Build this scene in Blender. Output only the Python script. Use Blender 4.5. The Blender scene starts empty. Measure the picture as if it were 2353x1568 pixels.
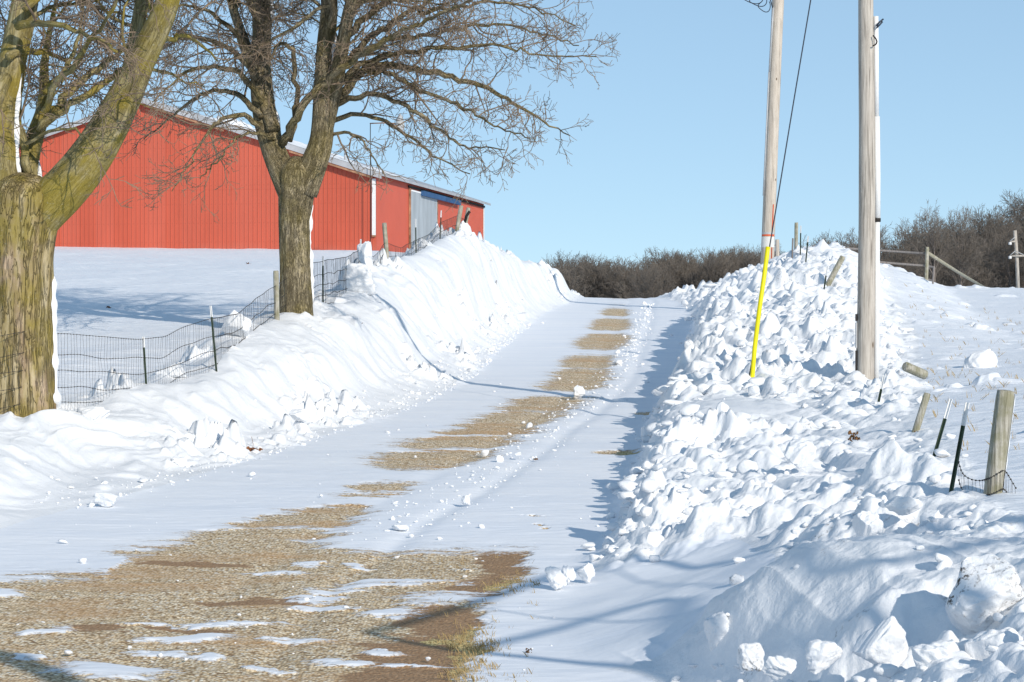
import bpy, math, random
import numpy as np
from mathutils import Vector
rnd = random.Random(7)
rng = np.random.default_rng(7)
F = 5556.0                       # focal length in photograph units (2353 wide)
CX, CY = 1176.5, 784.0
C = bpy.context.scene.collection
def P(X, Y, d): return np.array([(X-CX)/F*d, d, (CY-Y)/F*d])
SUN_AZ, SUN_EL = math.radians(31.5), math.radians(25.0)
SUN = np.array([math.sin(SUN_AZ)*math.cos(SUN_EL), -math.cos(SUN_AZ)*math.cos(SUN_EL), math.sin(SUN_EL)])

# ------------------------------------------------------------------ noise
def hsh(ix, iy, s):
    h = (ix.astype(np.int64)*374761393 + iy.astype(np.int64)*668265263 + s*974634777) & 0xFFFFFFFF
    h = ((h ^ (h >> 13))*1274126177) & 0xFFFFFFFF
    h = ((h ^ (h >> 16))*2246822519) & 0xFFFFFFFF
    return ((h ^ (h >> 15)) & 0xFFFFFF)/16777216.0
def perlin(x, y, s=0):
    ix, iy = np.floor(x), np.floor(y); fx, fy = x-ix, y-iy
    u = fx*fx*fx*(fx*(fx*6-15)+10); v = fy*fy*fy*(fy*(fy*6-15)+10)
    def g(dx, dy):
        a = hsh(ix+dx, iy+dy, s)*2*math.pi
        return np.cos(a)*(fx-dx)+np.sin(a)*(fy-dy)
    a = g(0,0)*(1-u)+g(1,0)*u; b = g(0,1)*(1-u)+g(1,1)*u
    return (a*(1-v)+b*v)*1.5
def fbm(x, y, o=4, s=0, gain=.5):
    r = 0; a = 1; t = 0
    for i in range(o):
        r = r+a*perlin(x*2**i, y*2**i, s+i*17); t += a; a *= gain
    return r/t
def chunks(x, y, cell, seed, dens=.7, hh=.35, k=3.0, asp=.5):
    wx = x+perlin(x/cell*1.7, y/cell*1.7, seed+5)*cell*.18; wy = y+perlin(x/cell*1.7+9, y/cell*1.7, seed+6)*cell*.18
    gx, gy = np.floor(wx/cell), np.floor(wy/cell)
    out = np.zeros_like(x)
    for i in (-1,0,1):
        for j in (-1,0,1):
            cx, cy = gx+i, gy+j
            px = (cx+hsh(cx,cy,seed))*cell; py = (cy+hsh(cx,cy,seed+1))*cell
            a = hsh(cx,cy,seed+2)*6.283; sz = (.28+.5*hsh(cx,cy,seed+3)**2)*cell; ar = 1-asp*hsh(cx,cy,seed+4)
            on = hsh(cx,cy,seed+7) < dens
            dx, dy = wx-px, wy-py; ca, sa = np.cos(a), np.sin(a)
            u = (dx*ca+dy*sa)/sz; v = (-dx*sa+dy*ca)/(sz*ar)
            dd = np.maximum(np.maximum(np.abs(u), np.abs(v)), (np.abs(u)+np.abs(v))*.72)
            pr = np.clip((1-dd)*k, 0, 1); pr = pr*pr*(3-2*pr)
            tl = (hsh(cx,cy,seed+8)-.5)*1.2; t2 = (hsh(cx,cy,seed+9)-.5)*1.2
            b = pr*(sz*hh*(.5+hsh(cx,cy,seed+10))*2*(1+tl*u+t2*v))*on
            out = np.maximum(out, b)
    return out
def sst(a, b, x):
    t = np.clip((x-a)/(b-a), 0, 1); return t*t*(3-2*t)

# ------------------------------------------------------------------ terrain sections
LT = {
18: [(-3500,1050),(-2500,1080),(-1900,1100),(-1500,1150),(-1350,1180),(-1200,1300),(-1050,1450),(-900,1580)],
24: [(-1800,960),(-1200,985),(-900,1000),(-700,1010),(-600,1050),(-500,1130),(-400,1230),(-280,1310)],
28: [(-1500,880),(-900,910),(-600,935),(-420,950),(-300,990),(-180,1060),(-60,1140),(60,1194)],
31: [(-1500,840),(-700,900),(-350,925),(-180,945),(-80,975),(30,1020),(160,1080),(310,1127)],
34: [(-1500,820),(-400,890),(-80,935),(20,952),(120,957),(230,985),(360,1025),(490,1072)],
37: [(-1500,800),(-200,880),(150,925),(240,910),(335,893),(440,920),(540,970),(650,1026)],
40: [(-1500,780),(0,855),(330,872),(400,846),(490,834),(580,860),(670,925),(760,986)],
43: [(-1500,765),(0,825),(430,826),(510,770),(600,762),(690,805),(780,875),(880,952)],
47: [(-1500,740),(0,780),(540,772),(600,727),(680,713),(770,755),(870,835),(970,914)],
52: [(-1500,715),(0,740),(620,735),(700,702),(800,690),(880,728),(970,800),(1050,874)],
57: [(-1500,690),(0,710),(720,700),(790,652),(850,628),(920,672),(1010,755),(1090,841)],
61: [(-1500,675),(0,690),(780,672),(850,615),(900,600),(960,645),(1040,735),(1110,819)],
66: [(-1500,660),(0,672),(850,655),(920,592),(965,579),(1020,616),(1080,705),(1140,795)],
72: [(-1500,645),(0,655),(900,630),(980,560),(1025,545),(1070,578),(1120,665),(1170,770)],
78: [(-1500,630),(0,638),(970,600),(1030,532),(1075,530),(1110,570),(1160,655),(1200,749)],
88: [(-1500,610),(0,615),(1020,600),(1070,570),(1110,563),(1160,588),(1205,645),(1240,721)],
97: [(-1500,595),(0,600),(1000,596),(1110,580),(1180,595),(1230,610),(1262,640),(1285,700)],
105:[(-1500,585),(0,586),(1000,600),(1150,612),(1230,612),(1292,626),(1306,650),(1330,683)],
112:[(-1500,575),(0,578),(900,578),(1100,610),(1200,640),(1260,670),(1300,688),(1340,692)],
122:[(-1500,566),(0,566),(870,576),(1050,590),(1150,660),(1250,700),(1300,708),(1340,710)],
150:[(-1500,564),(0,564),(870,585),(1050,595),(1150,690),(1250,730),(1300,735),(1340,735)],
}
RT = {
10: [(2600,2445),(2800,2300),(3000,2200),(3200,2100),(3400,2000),(3700,1900),(4000,1800),(5000,1700),(7000,1650)],
13: [(1700,1996),(1800,1900),(1950,1800),(2050,1740),(2150,1690),(2300,1640),(2500,1580),(3200,1400),(5000,1350)],
14.5:[(1600,1841),(1700,1760),(1800,1700),(1920,1640),(2050,1590),(2200,1530),(2400,1470),(3000,1350),(4500,1300)],
15.3:[(1700,1770),(1800,1690),(1900,1640),(2000,1590),(2100,1530),(2220,1460),(2400,1390),(2900,1310),(4200,1270)],
16: [(1720,1715),(1800,1650),(1880,1590),(1950,1500),(2050,1410),(2180,1350),(2380,1300),(2900,1260),(4200,1220)],
16.6:[(1680,1671),(1745,1610),(1800,1500),(1870,1380),(1960,1305),(2120,1270),(2350,1255),(2900,1220),(4200,1180)],
17.5:[(1585,1611),(1635,1545),(1680,1400),(1745,1308),(1860,1245),(2050,1226),(2300,1235),(2700,1225),(4000,1170)],
18.2:[(1500,1560),(1580,1490),(1640,1390),(1720,1325),(1830,1262),(2050,1238),(2300,1235),(2700,1220),(4000,1160)],
19: [(1300,1523),(1480,1470),(1640,1400),(1780,1350),(1900,1310),(2080,1260),(2250,1200),(2600,1180),(4000,1130)],
21: [(1300,1426),(1450,1390),(1620,1345),(1780,1285),(1880,1210),(1990,1162),(2160,1138),(2400,1130),(3500,1080)],
23: [(1330,1345),(1430,1330),(1560,1310),(1720,1260),(1850,1190),(2000,1140),(2170,1090),(2400,1070),(3500,1010)],
24.5:[(1385,1300),(1410,1240),(1480,1215),(1640,1190),(1780,1175),(1950,1120),(2150,1060),(2400,1040),(3500,970)],
28: [(1430,1194),(1448,1125),(1530,1090),(1660,1062),(1800,1065),(1950,1045),(2120,1005),(2400,985),(3300,920)],
33: [(1480,1089),(1494,1005),(1565,965),(1680,958),(1800,975),(1930,960),(2070,940),(2353,910),(3200,870)],
40: [(1510,986),(1526,905),(1600,878),(1740,868),(1860,862),(1990,868),(2090,885),(2353,870),(3000,830)],
46: [(1545,923),(1561,835),(1620,800),(1780,793),(1880,798),(1980,815),(2080,845),(2353,830),(3000,790)],
55: [(1590,854),(1605,752),(1655,722),(1790,702),(1870,692),(1970,715),(2080,765),(2353,785),(3000,760)],
65: [(1600,799),(1614,708),(1660,678),(1780,640),(1850,610),(1940,615),(2040,680),(2250,735),(3000,730)],
75: [(1600,759),(1612,688),(1670,645),(1780,600),(1840,572),(1930,565),(2030,615),(2200,680),(3000,690)],
85: [(1600,729),(1640,690),(1680,660),(1750,635),(1840,600),(1930,578),(2030,605),(2160,660),(3000,680)],
100:[(1560,694),(1600,680),(1640,670),(1750,655),(1850,640),(1950,640),(2060,650),(2200,670),(3000,676)],
110:[(1500,684),(1540,678),(1600,670),(1700,666),(1800,662),(1900,662),(2050,668),(2353,676),(3000,680)],
122:[(1500,706),(1540,705),(1600,703),(1700,700),(1800,698),(1900,696),(2050,696),(2353,698),(3000,700)],
150:[(1500,733),(1540,730),(1600,728),(1700,725),(1800,722),(1900,720),(2050,716),(2353,712),(3000,710)],
}
def table(T):
    ds = sorted(T); xs = np.array([[(p[0]-CX)/F*d for p in T[d]] for d in ds]); zs = np.array([[(CY-p[1])/F*d for p in T[d]] for d in ds])
    return np.array(ds, float), xs, zs
LD, LX, LZ = table(LT); RD, RX, RZ = table(RT)
LZ[:,6] = LZ[:,7]+.50*(LZ[:,6]-LZ[:,7]); LX[:,7] += np.where(LD > 30, .12, 0)
def feat(D, A, y):
    return np.stack([np.interp(y, D, A[:,k]) for k in range(A.shape[1])], -1)
gx0, gx1, gxs = -60., 60., .08; gy0, gy1, gys = 8., 150., .2
GX = np.arange(gx0, gx1+1e-6, gxs); GY = np.arange(gy0, gy1+1e-6, gys)
fl, fz = feat(LD, LX, GY), feat(LD, LZ, GY); gl, gz = feat(RD, RX, GY), feat(RD, RZ, GY)
G = np.zeros((len(GY), len(GX)))
for i in range(len(GY)):
    G[i] = np.interp(GX, np.r_[fl[i], gl[i]], np.r_[fz[i], gz[i]])
def blur(A, sg, ax):
    n = int(3*sg)+1; k = np.exp(-.5*(np.arange(-n, n+1)/sg)**2); k /= k.sum()
    Ap = np.pad(A, [(n,n) if a == ax else (0,0) for a in (0,1)], mode='edge'); out = 0
    for t, w in enumerate(k):
        out = out+w*(Ap[t:t+A.shape[0]] if ax == 0 else Ap[:, t:t+A.shape[1]])
    return out
G = blur(blur(G, 1.6, 1), 1.6, 0)
def base(x, y):
    yy = np.clip(y, gy0, gy1-1e-3); xx = np.clip(x, gx0, gx1-1e-3)
    i = (yy-gy0)/gys; j = (xx-gx0)/gxs; i0 = i.astype(int); j0 = j.astype(int); a = i-i0; b = j-j0
    i0 = np.clip(i0, 0, len(GY)-2); j0 = np.clip(j0, 0, len(GX)-2)
    z = (G[i0,j0]*(1-b)+G[i0,j0+1]*b)*(1-a)+(G[i0+1,j0]*(1-b)+G[i0+1,j0+1]*b)*a
    # far valley beyond the crest
    far = -5.0+4.5*sst(0, 45, x)-2*sst(0, -60, x)+3*sst(300, 900, y)
    return z*(1-sst(135, 185, y))+far*sst(135, 185, y)*(y > 135)
def fx(y, side, k):
    D, A = (LD, LX) if side == 'L' else (RD, RX)
    return np.interp(y, D, A[:,k])
def blob(x, y, X, Y, d, rx, ry):        # soft spot round a point
    p = P(X, Y, d); return np.exp(-((x-p[0])/rx)**2-((y-p[1])/ry)**2)
def masks(x, y):
    r0 = fx(y,'R',0); r5 = fx(y,'R',5); r6 = fx(y,'R',6); r2 = fx(y,'R',2)
    l7 = fx(y,'L',7); l3 = fx(y,'L',3); l2 = fx(y,'L',2)
    rb = sst(r0-.05, r0+.5, x)*(1-sst(r5+.2, r6+.6, x))
    lb = (1-sst(l7-.6, l7+.15, x))*sst(l2-.4, l3, x)
    inlet = sst(18.2, 19.2, y)*(1-sst(23.2, 24.2, y))*(1-sst(fx(y,'R',3)-.1, fx(y,'R',4)+.1, x))
    rb = rb*(1-.97*inlet)
    smooth = blob(x,y,1700,955,35,1.3,2.6)+blob(x,y,2060,1290,17.6,1.0,.8)*.9+blob(x,y,1850,1290,17.3,.7,.6)*.8+blob(x,y,1950,1060,26,1.0,1.3)*.85+blob(x,y,2000,600,75,3,6)*.6+blob(x,y,2030,990,30,.8,2.)*.7
    pileflank = sst(15.9, 16.3, y)*(1-sst(19., 19.6, y))*(1-sst(3.0, 3.8, x))
    rb = rb*np.clip(1-smooth, .03, 1)*(1-.72*pileflank)
    return rb, lb
def terrain(x, y):
    x = np.asarray(x, float); y = np.asarray(y, float)
    nearw = 1-sst(95, 112, y)
    xw = x+nearw*(.20*perlin(y*.45, x*.5, 301)+.08*perlin(y*1.6, x*1.5, 302))
    z = base(xw, y); rb, lb = masks(xw, y)
    near = 1-sst(112, 125, y)
    n1 = fbm(x*.9, y*.6, 3, 11)
    # right bank: ploughed rubble
    rr = rb*near
    lump = fbm(x*1.5, y*1.1, 3, 21)
    pit = sst(.0, .30, fbm(x*.55, y*.42, 3, 77)); bil = np.abs(fbm(x*1.15, y*.85, 3, 78))
    c = chunks(x, y, 1.1, 31, .45, .15, 2.2)+chunks(x, y, .55, 41, .55, .20, 2.0)*(.35+.65*pit)+chunks(x, y, .25, 51, .6, .28, 2.0)*(.1+.9*pit)+chunks(x, y, .12, 61, .6, .34, 2.4)*.8*pit+.05*(1-np.abs(perlin(x*1.6+y*.5, y*1.3, 63)))**3
    pf = sst(15.4, 16.2, y)*(1-sst(18.6, 19.2, y))*sst(fx(y,'R',0), fx(y,'R',1), x)
    z = z+pf*(.05*fbm(x*2.2, y*1.6, 4, 23)+.035*(1-np.abs(perlin(x*4.2+y*1.2, y*.5, 24)))**3)
    z = z+rr*(lump*.30+.42*bil+c*(.28+.72*pit)-.12+.03*fbm(x*9, y*9, 2, 71))
    # left bank: wind-carved drifts
    ll = lb*near
    a = x*.30+y*.95; b = x*.95-y*.30
    wa = a+perlin(a*.5, b*.5, 91)*.8; wb = b+perlin(a*.35+5, b*.4, 92)*.9+perlin(a*.9, b*.9, 191)*.25
    rid = 1-np.sqrt(perlin(wa*.20, wb*.62, 93)**2+.006); rid2 = 1-np.sqrt(perlin(wa*.5+3, wb*1.5, 94)**2+.006)
    rid3 = 1-np.abs(perlin(wa*1.3+3, wb*4.3, 95))
    up_ = .35+.65*sst(-.25, .3, perlin(x*.35+7, y*.16, 99))
    z = z+ll*up_*(1-.62*sst(50, 68, y))*(.17*(rid**3-.5)+.10*(rid2**3-.5)*sst(-.3,.3,perlin(x*.5,y*.4,98))+.02*(rid3**3-.5)+.14*n1)
    l7 = fx(y,'L',7); l4 = fx(y,'L',4); l3 = fx(y,'L',3)
    footm = np.exp(-((x-l7+.55)/.5)**2)*near*sst(30, 34, y)
    crm = np.exp(-((x-l3)/.45)**2)*near*sst(25, 30, y)
    pt = sst(.0, .35, fbm(x*.45, y*.3, 2, 97))
    lc = chunks(x, y, .4, 131, .55, .32, 2.2)+chunks(x, y, .2, 141, .6, .36, 2.5)
    z = z+(footm*1.1+crm*1.3+ll*(.40+.3*sst(48, 62, y)))*pt*lc+ll*(.35+.65*pt)*.8*chunks(x, y, .9, 181, .45, .20, 1.3, .7)+crm*.10*np.abs(perlin(x*1.1, y*.8, 171))
    # fields: small sastrugi
    l2 = fx(y,'L',2); r6 = fx(y,'R',6)
    fld = np.clip((1-sst(l2-.6, l2, x))+sst(r6, r6+1.0, x), 0, 1)
    z = z+fld*(.05*fbm(x*.35, y*.3, 3, 151)+.03*(1-np.abs(perlin(x*.9+y*.2, y*2.2, 152)))**2*sst(-.2,.4,perlin(x*.3,y*.2,153))+.010*fbm(x*3, y*5, 2, 154))
    z = z+sst(r6, r6+.8, x)*near*sst(.1, .5, fbm(x*.4, y*.3, 2, 155))*chunks(x, y, .7, 156, .35, .16, 2)
    # road: faint wind ripples and wheel ruts
    rd = sst(l7-.1, l7+.5, x)*(1-sst(fx(y,'R',0)-.2, fx(y,'R',0), x))
    mid = (l7+fx(y,'R',0))/2
    z = z+rd*(.012*fbm(x*.6, y*1.4, 3, 161)+.006*fbm(x*3, y*8, 2, 162)-.03*np.exp(-((x-mid-1.2)/.16)**2)-.02*np.exp(-((x-mid-.2)/.2)**2))
    return z
def H(x, y): return float(terrain(np.array([x], float), np.array([y], float))[0])

# ------------------------------------------------------------------ mesh helpers
def mk_mesh(name, V, quads=None, tris=None, smooth=True, mats=(), fmat=None, normals=None):
    V = np.asarray(V, np.float32); m = bpy.data.meshes.new(name)
    q = np.zeros((0,4), np.int32) if quads is None or len(quads) == 0 else np.asarray(quads, np.int32)
    t = np.zeros((0,3), np.int32) if tris is None or len(tris) == 0 else np.asarray(tris, np.int32)
    m.vertices.add(len(V)); m.vertices.foreach_set('co', V.ravel())
    loops = np.r_[q.ravel(), t.ravel()]; nl = len(loops)
    m.loops.add(nl); m.loops.foreach_set('vertex_index', loops)
    m.polygons.add(len(q)+len(t))
    st = np.r_[np.arange(len(q))*4, len(q)*4+np.arange(len(t))*3]
    m.polygons.foreach_set('loop_start', st.astype(np.int32))
    m.polygons.foreach_set('loop_total', np.r_[np.full(len(q),4), np.full(len(t),3)].astype(np.int32))
    m.polygons.foreach_set('use_smooth', np.full(len(q)+len(t), smooth))
    for mt in mats: m.materials.append(mt)
    if fmat is not None: m.polygons.foreach_set('material_index', np.asarray(fmat, np.int32))
    m.update(calc_edges=True)
    if normals is not None: m.normals_split_custom_set_from_vertices(normals.astype(np.float32))
    return m
def attr(m, name, data):
    data = np.asarray(data, np.float32)
    if data.ndim == 1: a = m.attributes.new(name, 'FLOAT', 'POINT'); a.data.foreach_set('value', data)
    else: a = m.attributes.new(name, 'FLOAT_VECTOR', 'POINT'); a.data.foreach_set('vector', data.ravel())
def link(name, me, parent=None):
    o = bpy.data.objects.new(name, me); C.objects.link(o)
    if parent is not None: o.parent = parent
    return o
def tag(o, label=None, cat=None, group=None, kind=None):
    if label: o['label'] = label
    if cat: o['category'] = cat
    if group: o['group'] = group
    if kind: o['kind'] = kind
    return o
def empty(name, loc=(0,0,0), rz=0):
    o = bpy.data.objects.new(name, None); C.objects.link(o); o.location = [float(v) for v in loc]; o.rotation_euler = (0,0,rz); o.empty_display_size = .2; return o
def thing(name, label, cat, loc=(0,0,0), group=None, rz=0):
    return tag(empty(name, loc, rz), label, cat, group)
class MB:
    def __init__(s): s.V = []; s.Q = []; s.T = []; s.B = []; s.n = 0; s.FM = []
    def add(s, V, Q=None, T=None, B=None):
        V = np.asarray(V, float)
        if Q is not None and len(Q): s.Q.append(np.asarray(Q)+s.n)
        if T is not None and len(T): s.T.append(np.asarray(T)+s.n)
        s.V.append(V); s.B.append(V*np.array([1,1,.25]) if B is None else B); s.n += len(V)
    def tube(s, pts, rad, sides=6, cap=True, wob=None):
        pts = np.asarray(pts, float); n = len(pts); rad = np.broadcast_to(np.asarray(rad, float), (n,))
        tg = np.gradient(pts, axis=0); tg /= np.linalg.norm(tg, axis=1)[:,None]+1e-9
        ref = np.array([0,1.,0]) if abs(tg[0][1]) < .8 else np.array([1.,0,0])
        u = np.cross(tg, ref); u /= np.linalg.norm(u, axis=1)[:,None]+1e-9; v = np.cross(tg, u)
        th = np.arange(sides)*2*math.pi/sides; L = np.r_[0, np.cumsum(np.linalg.norm(np.diff(pts, axis=0), axis=1))]
        rr = rad[:,None]*np.ones(sides)[None]
        if wob is not None: rr = rr*wob(th[None,:]*np.ones((n,1)), L[:,None]*np.ones((1,sides)), rad[:,None])
        V = pts[:,None,:]+rr[:,:,None]*(np.cos(th)[None,:,None]*u[:,None,:]+np.sin(th)[None,:,None]*v[:,None,:])
        B = np.stack([np.cos(th)[None]*rad[:,None]+pts[0][0], np.sin(th)[None]*rad[:,None]+pts[0][2], L[:,None]*.22*np.ones((1,sides))], -1)
        i = np.arange(n-1)[:,None]*sides; j = np.arange(sides)[None]; k = (j+1)%sides
        Q = np.stack([i+j, i+k, i+sides+k, i+sides+j], -1).reshape(-1,4)[:, ::-1]
        V = V.reshape(-1,3); B = B.reshape(-1,3); T = []
        if cap:
            b = len(V); V = np.vstack([V, pts[:1], pts[-1:]]); B = np.vstack([B, B[:1], B[-1:]])
            for a in range(sides):
                c2 = (a+1)%sides; T += [[b, c2, a], [b+1, (n-1)*sides+a, (n-1)*sides+c2]]
            T = np.array(T)[:, ::-1]
        s.add(V, Q, T, B)
    def box(s, c, size, ax=None):
        c = np.asarray(c, float); ax = np.eye(3) if ax is None else np.asarray(ax, float); h = np.asarray(size, float)/2
        V = np.array([[sx, sy, sz] for sx in (-1,1) for sy in (-1,1) for sz in (-1,1)])*h
        s.add(c+V@ax, [[0,1,3,2],[4,6,7,5],[0,4,5,1],[2,3,7,6],[0,2,6,4],[1,5,7,3]])
    def build(s, name, mat, parent=None, smooth=True, off=None, bark=False):
        V = np.vstack(s.V)
        if off is not None: V = V-np.asarray(off)
        m = mk_mesh(name, V, np.vstack(s.Q) if s.Q else None, np.vstack(s.T) if s.T else None, smooth, [mat])
        if bark: attr(m, 'bark', np.vstack(s.B))
        return link(name, m, parent)
def bevel(o, w=.004, seg=2):
    b = o.modifiers.new('bevel', 'BEVEL'); b.width = w; b.segments = seg; b.limit_method = 'ANGLE'; return o

# ------------------------------------------------------------------ materials
def newmat(name, rough=.8, spec=.3):
    m = bpy.data.materials.new(name); m.use_nodes = True; nt = m.node_tree; nt.nodes.clear()
    out = nt.nodes.new('ShaderNodeOutputMaterial'); b = nt.nodes.new('ShaderNodeBsdfPrincipled'); nt.links.new(b.outputs[0], out.inputs[0])
    b.inputs['Roughness'].default_value = rough; b.inputs['Specular IOR Level'].default_value = spec
    return m, nt, b
def N(nt, t, **kw):
    n = nt.nodes.new(t)
    for k, v in kw.items():
        if k.startswith('i_'): n.inputs[k[2:].replace('_',' ')].default_value = v
        else: setattr(n, k, v)
    return n
def co(nt, scale=(1,1,1), kind='Object', at=None):
    if at: s = N(nt, 'ShaderNodeAttribute', attribute_name=at).outputs['Vector']
    else: s = nt.nodes.new('ShaderNodeTexCoord').outputs[kind]
    mp = N(nt, 'ShaderNodeMapping'); mp.inputs['Scale'].default_value = scale; nt.links.new(s, mp.inputs[0]); return mp.outputs[0]
def noise(nt, vec, sc, det=4, rough=.55, dist=0):
    n = N(nt, 'ShaderNodeTexNoise'); n.inputs['Scale'].default_value = sc; n.inputs['Detail'].default_value = det; n.inputs['Roughness'].default_value = rough; n.inputs['Distortion'].default_value = dist
    nt.links.new(vec, n.inputs['Vector']); return n.outputs['Fac']
def ramp(nt, fac, stops):
    r = N(nt, 'ShaderNodeValToRGB'); e = r.color_ramp.elements
    while len(e) < len(stops): e.new(.5)
    for a, (p, c) in zip(e, stops): a.position = p; a.color = (*c, 1) if len(c) == 3 else c
    nt.links.new(fac, r.inputs[0]); return r.outputs[0]
def mix(nt, fac, a, b, mode='MIX'):
    m = N(nt, 'ShaderNodeMix', data_type='RGBA', blend_type=mode)
    for s, v in ((m.inputs[0], fac), (m.inputs[6], a), (m.inputs[7], b)):
        if isinstance(v, (int, float)): s.default_value = v
        elif isinstance(v, tuple): s.default_value = (*v, 1)
        else: nt.links.new(v, s)
    return m.outputs[2]
def mth(nt, op, a, b=0.0, c=0.0):
    m = N(nt, 'ShaderNodeMath', operation=op)
    for s, v in zip(m.inputs, (a, b, c)):
        if isinstance(v, (int, float)): s.default_value = v
        else: nt.links.new(v, s)
    return m.outputs[0]
def bump(nt, h, b, st=.4, dist=.02):
    n = N(nt, 'ShaderNodeBump'); n.inputs['Strength'].default_value = st; n.inputs['Distance'].default_value = dist
    nt.links.new(h, n.inputs['Height']); nt.links.new(n.outputs[0], b.inputs['Normal'])
SN = (.86, .88, .91)
def snow_mat(name, dirt=0., fine=.5):
    m, nt, b = newmat(name, .65, .25)
    v = co(nt, kind='Object'); n1 = noise(nt, v, 1.2, 4); n2 = noise(nt, v, 22, 5, .65)
    c = ramp(nt, n1, [(.3, (.79,.81,.84)), (.7, (.85,.865,.88))])
    if dirt:
        d1 = noise(nt, v, 2.2, 3); d2 = noise(nt, v, 24, 3, .7)
        f = mth(nt, 'MULTIPLY', ramp(nt, d1, [(.64-.1*dirt, (0,0,0)), (.74-.1*dirt, (1,1,1))]), ramp(nt, d2, [(.52, (0,0,0)), (.62, (1,1,1))]))
        c = mix(nt, mth(nt, 'MULTIPLY', f, min(1, dirt*1.2)), c, (.10,.085,.07))
    nt.links.new(c, b.inputs['Base Color'])
    b.inputs['Subsurface Weight'].default_value = 0.0
    h = mth(nt, 'ADD', mth(nt, 'MULTIPLY', noise(nt, v, 9, 4, .6), 1.0), mth(nt, 'MULTIPLY', n2, .35))
    bump(nt, h, b, fine, .03); return m
M = {}
M['snow'] = snow_mat('snow'); M['snow_rubble'] = snow_mat('snow_rubble', .45, .6); M['snow_dirty'] = snow_mat('snow_dirty', 2.0, .7)
def field_mat():
    m, nt, b = newmat('field_snow', .6, .3)
    v = co(nt, (1,1,1)); va = co(nt, (.5,1.6,1))
    n1 = noise(nt, v, .35, 4); c = ramp(nt, n1, [(.3, (.82,.85,.895)), (.7, (.87,.89,.92))])
    st = noise(nt, co(nt, (1,1,.3)), 14, 3, .75); pk = ramp(nt, noise(nt, v, .22, 3), [(.48, (0,0,0)), (.62, (1,1,1))])
    f = mth(nt, 'MULTIPLY', ramp(nt, st, [(.70, (0,0,0)), (.76, (1,1,1))]), mth(nt, 'MULTIPLY', pk, .5))
    c = mix(nt, f, c, (.32,.25,.17)); nt.links.new(c, b.inputs['Base Color'])
    h = mth(nt, 'ADD', noise(nt, va, 2.5, 5, .6), mth(nt, 'MULTIPLY', noise(nt, va, 11, 4, .65), .4))
    bump(nt, h, b, .75, .07); return m
M['field'] = field_mat()
def road_mat():
    m, nt, b = newmat('driveway', .85, .2)
    v = co(nt); vs = co(nt, (.45,1.5,1)); A = lambda n: N(nt, 'ShaderNodeAttribute', attribute_name=n).outputs['Fac']
    # snow
    sn = ramp(nt, noise(nt, vs, .8, 5, .6), [(.3, (.78,.82,.88)), (.7, (.87,.89,.92))])
    # gravel
    vo = N(nt, 'ShaderNodeTexVoronoi'); vo.inputs['Scale'].default_value = 34; nt.links.new(v, vo.inputs['Vector'])
    st = ramp(nt, N(nt, 'ShaderNodeSeparateColor').outputs[0], [(0,(0,0,0)),(1,(1,1,1))])
    sep = [n for n in nt.nodes if n.bl_idname == 'ShaderNodeSeparateColor'][0]; nt.links.new(vo.outputs['Color'], sep.inputs[0])
    gr = ramp(nt, sep.outputs[0], [(0., (.26,.19,.11)), (.25, (.66,.50,.30)), (.6, (.92,.74,.49)), (.9, (.95,.86,.68)), (1., (.95,.93,.85))])
    gr = mix(nt, ramp(nt, vo.outputs['Distance'], [(.35,(0,0,0)),(.85,(1,1,1))]), gr, (.26,.165,.085))
    gr = mix(nt, mth(nt, 'MULTIPLY', ramp(nt, noise(nt, co(nt,(.5,1.2,1)), 1.1, 4), [(.5,(0,0,0)),(.68,(1,1,1))]), .6), gr, (.55,.33,.16))
    soil = ramp(nt, noise(nt, v, 30, 4, .7), [(.3,(.20,.115,.06)), (.6,(.42,.27,.155)), (.8,(.62,.47,.31))])
    s1 = mth(nt, 'ADD', A('soil'), mth(nt, 'MULTIPLY_ADD', noise(nt, vs, 5, 4, .7), 1.4, -.7))
    gr = mix(nt, ramp(nt, s1, [(.45,(0,0,0)),(.6,(1,1,1))]), gr, soil)
    gs = ramp(nt, noise(nt, co(nt,(1.2,.5,1)), 40, 3, .7), [(.35,(.20,.15,.06)), (.55,(.62,.49,.22)), (.75,(.85,.74,.42))])
    g1 = mth(nt, 'ADD', A('grass'), mth(nt, 'MULTIPLY_ADD', noise(nt, vs, 7, 4, .7), 1.4, -.7))
    gr = mix(nt, ramp(nt, g1, [(.45,(0,0,0)),(.6,(1,1,1))]), gr, gs)
    # coverage, ragged along the wind
    nz = mth(nt, 'ADD', mth(nt, 'MULTIPLY_ADD', noise(nt, co(nt,(.28,1.9,1)), 2.4, 5, .7), 1.15, -.575), mth(nt, 'MULTIPLY_ADD', noise(nt, co(nt,(.5,1,1)), 22, 4, .75), 1.0, -.5))
    cov = mth(nt, 'ADD', A('bare'), nz)
    f = ramp(nt, cov, [(.46,(0,0,0)), (.60,(1,1,1))])
    thin = ramp(nt, cov, [(.25,(0,0,0)), (.5,(1,1,1))])
    sn = mix(nt, mth(nt, 'MULTIPLY', thin, .22), sn, (.42,.40,.38))
    c = mix(nt, f, sn, gr); nt.links.new(c, b.inputs['Base Color'])
    hg = mth(nt, 'MULTIPLY', vo.outputs['Distance'], -1.0)
    hs = mth(nt, 'MULTIPLY_ADD', noise(nt, vs, 6, 5, .6), .8, .6)
    mh = N(nt, 'ShaderNodeMix', data_type='FLOAT'); nt.links.new(f, mh.inputs[0]); nt.links.new(hs, mh.inputs[2]); nt.links.new(hg, mh.inputs[3])
    bump(nt, mh.outputs[0], b, .55, .02); return m
M['road'] = road_mat()
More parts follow.
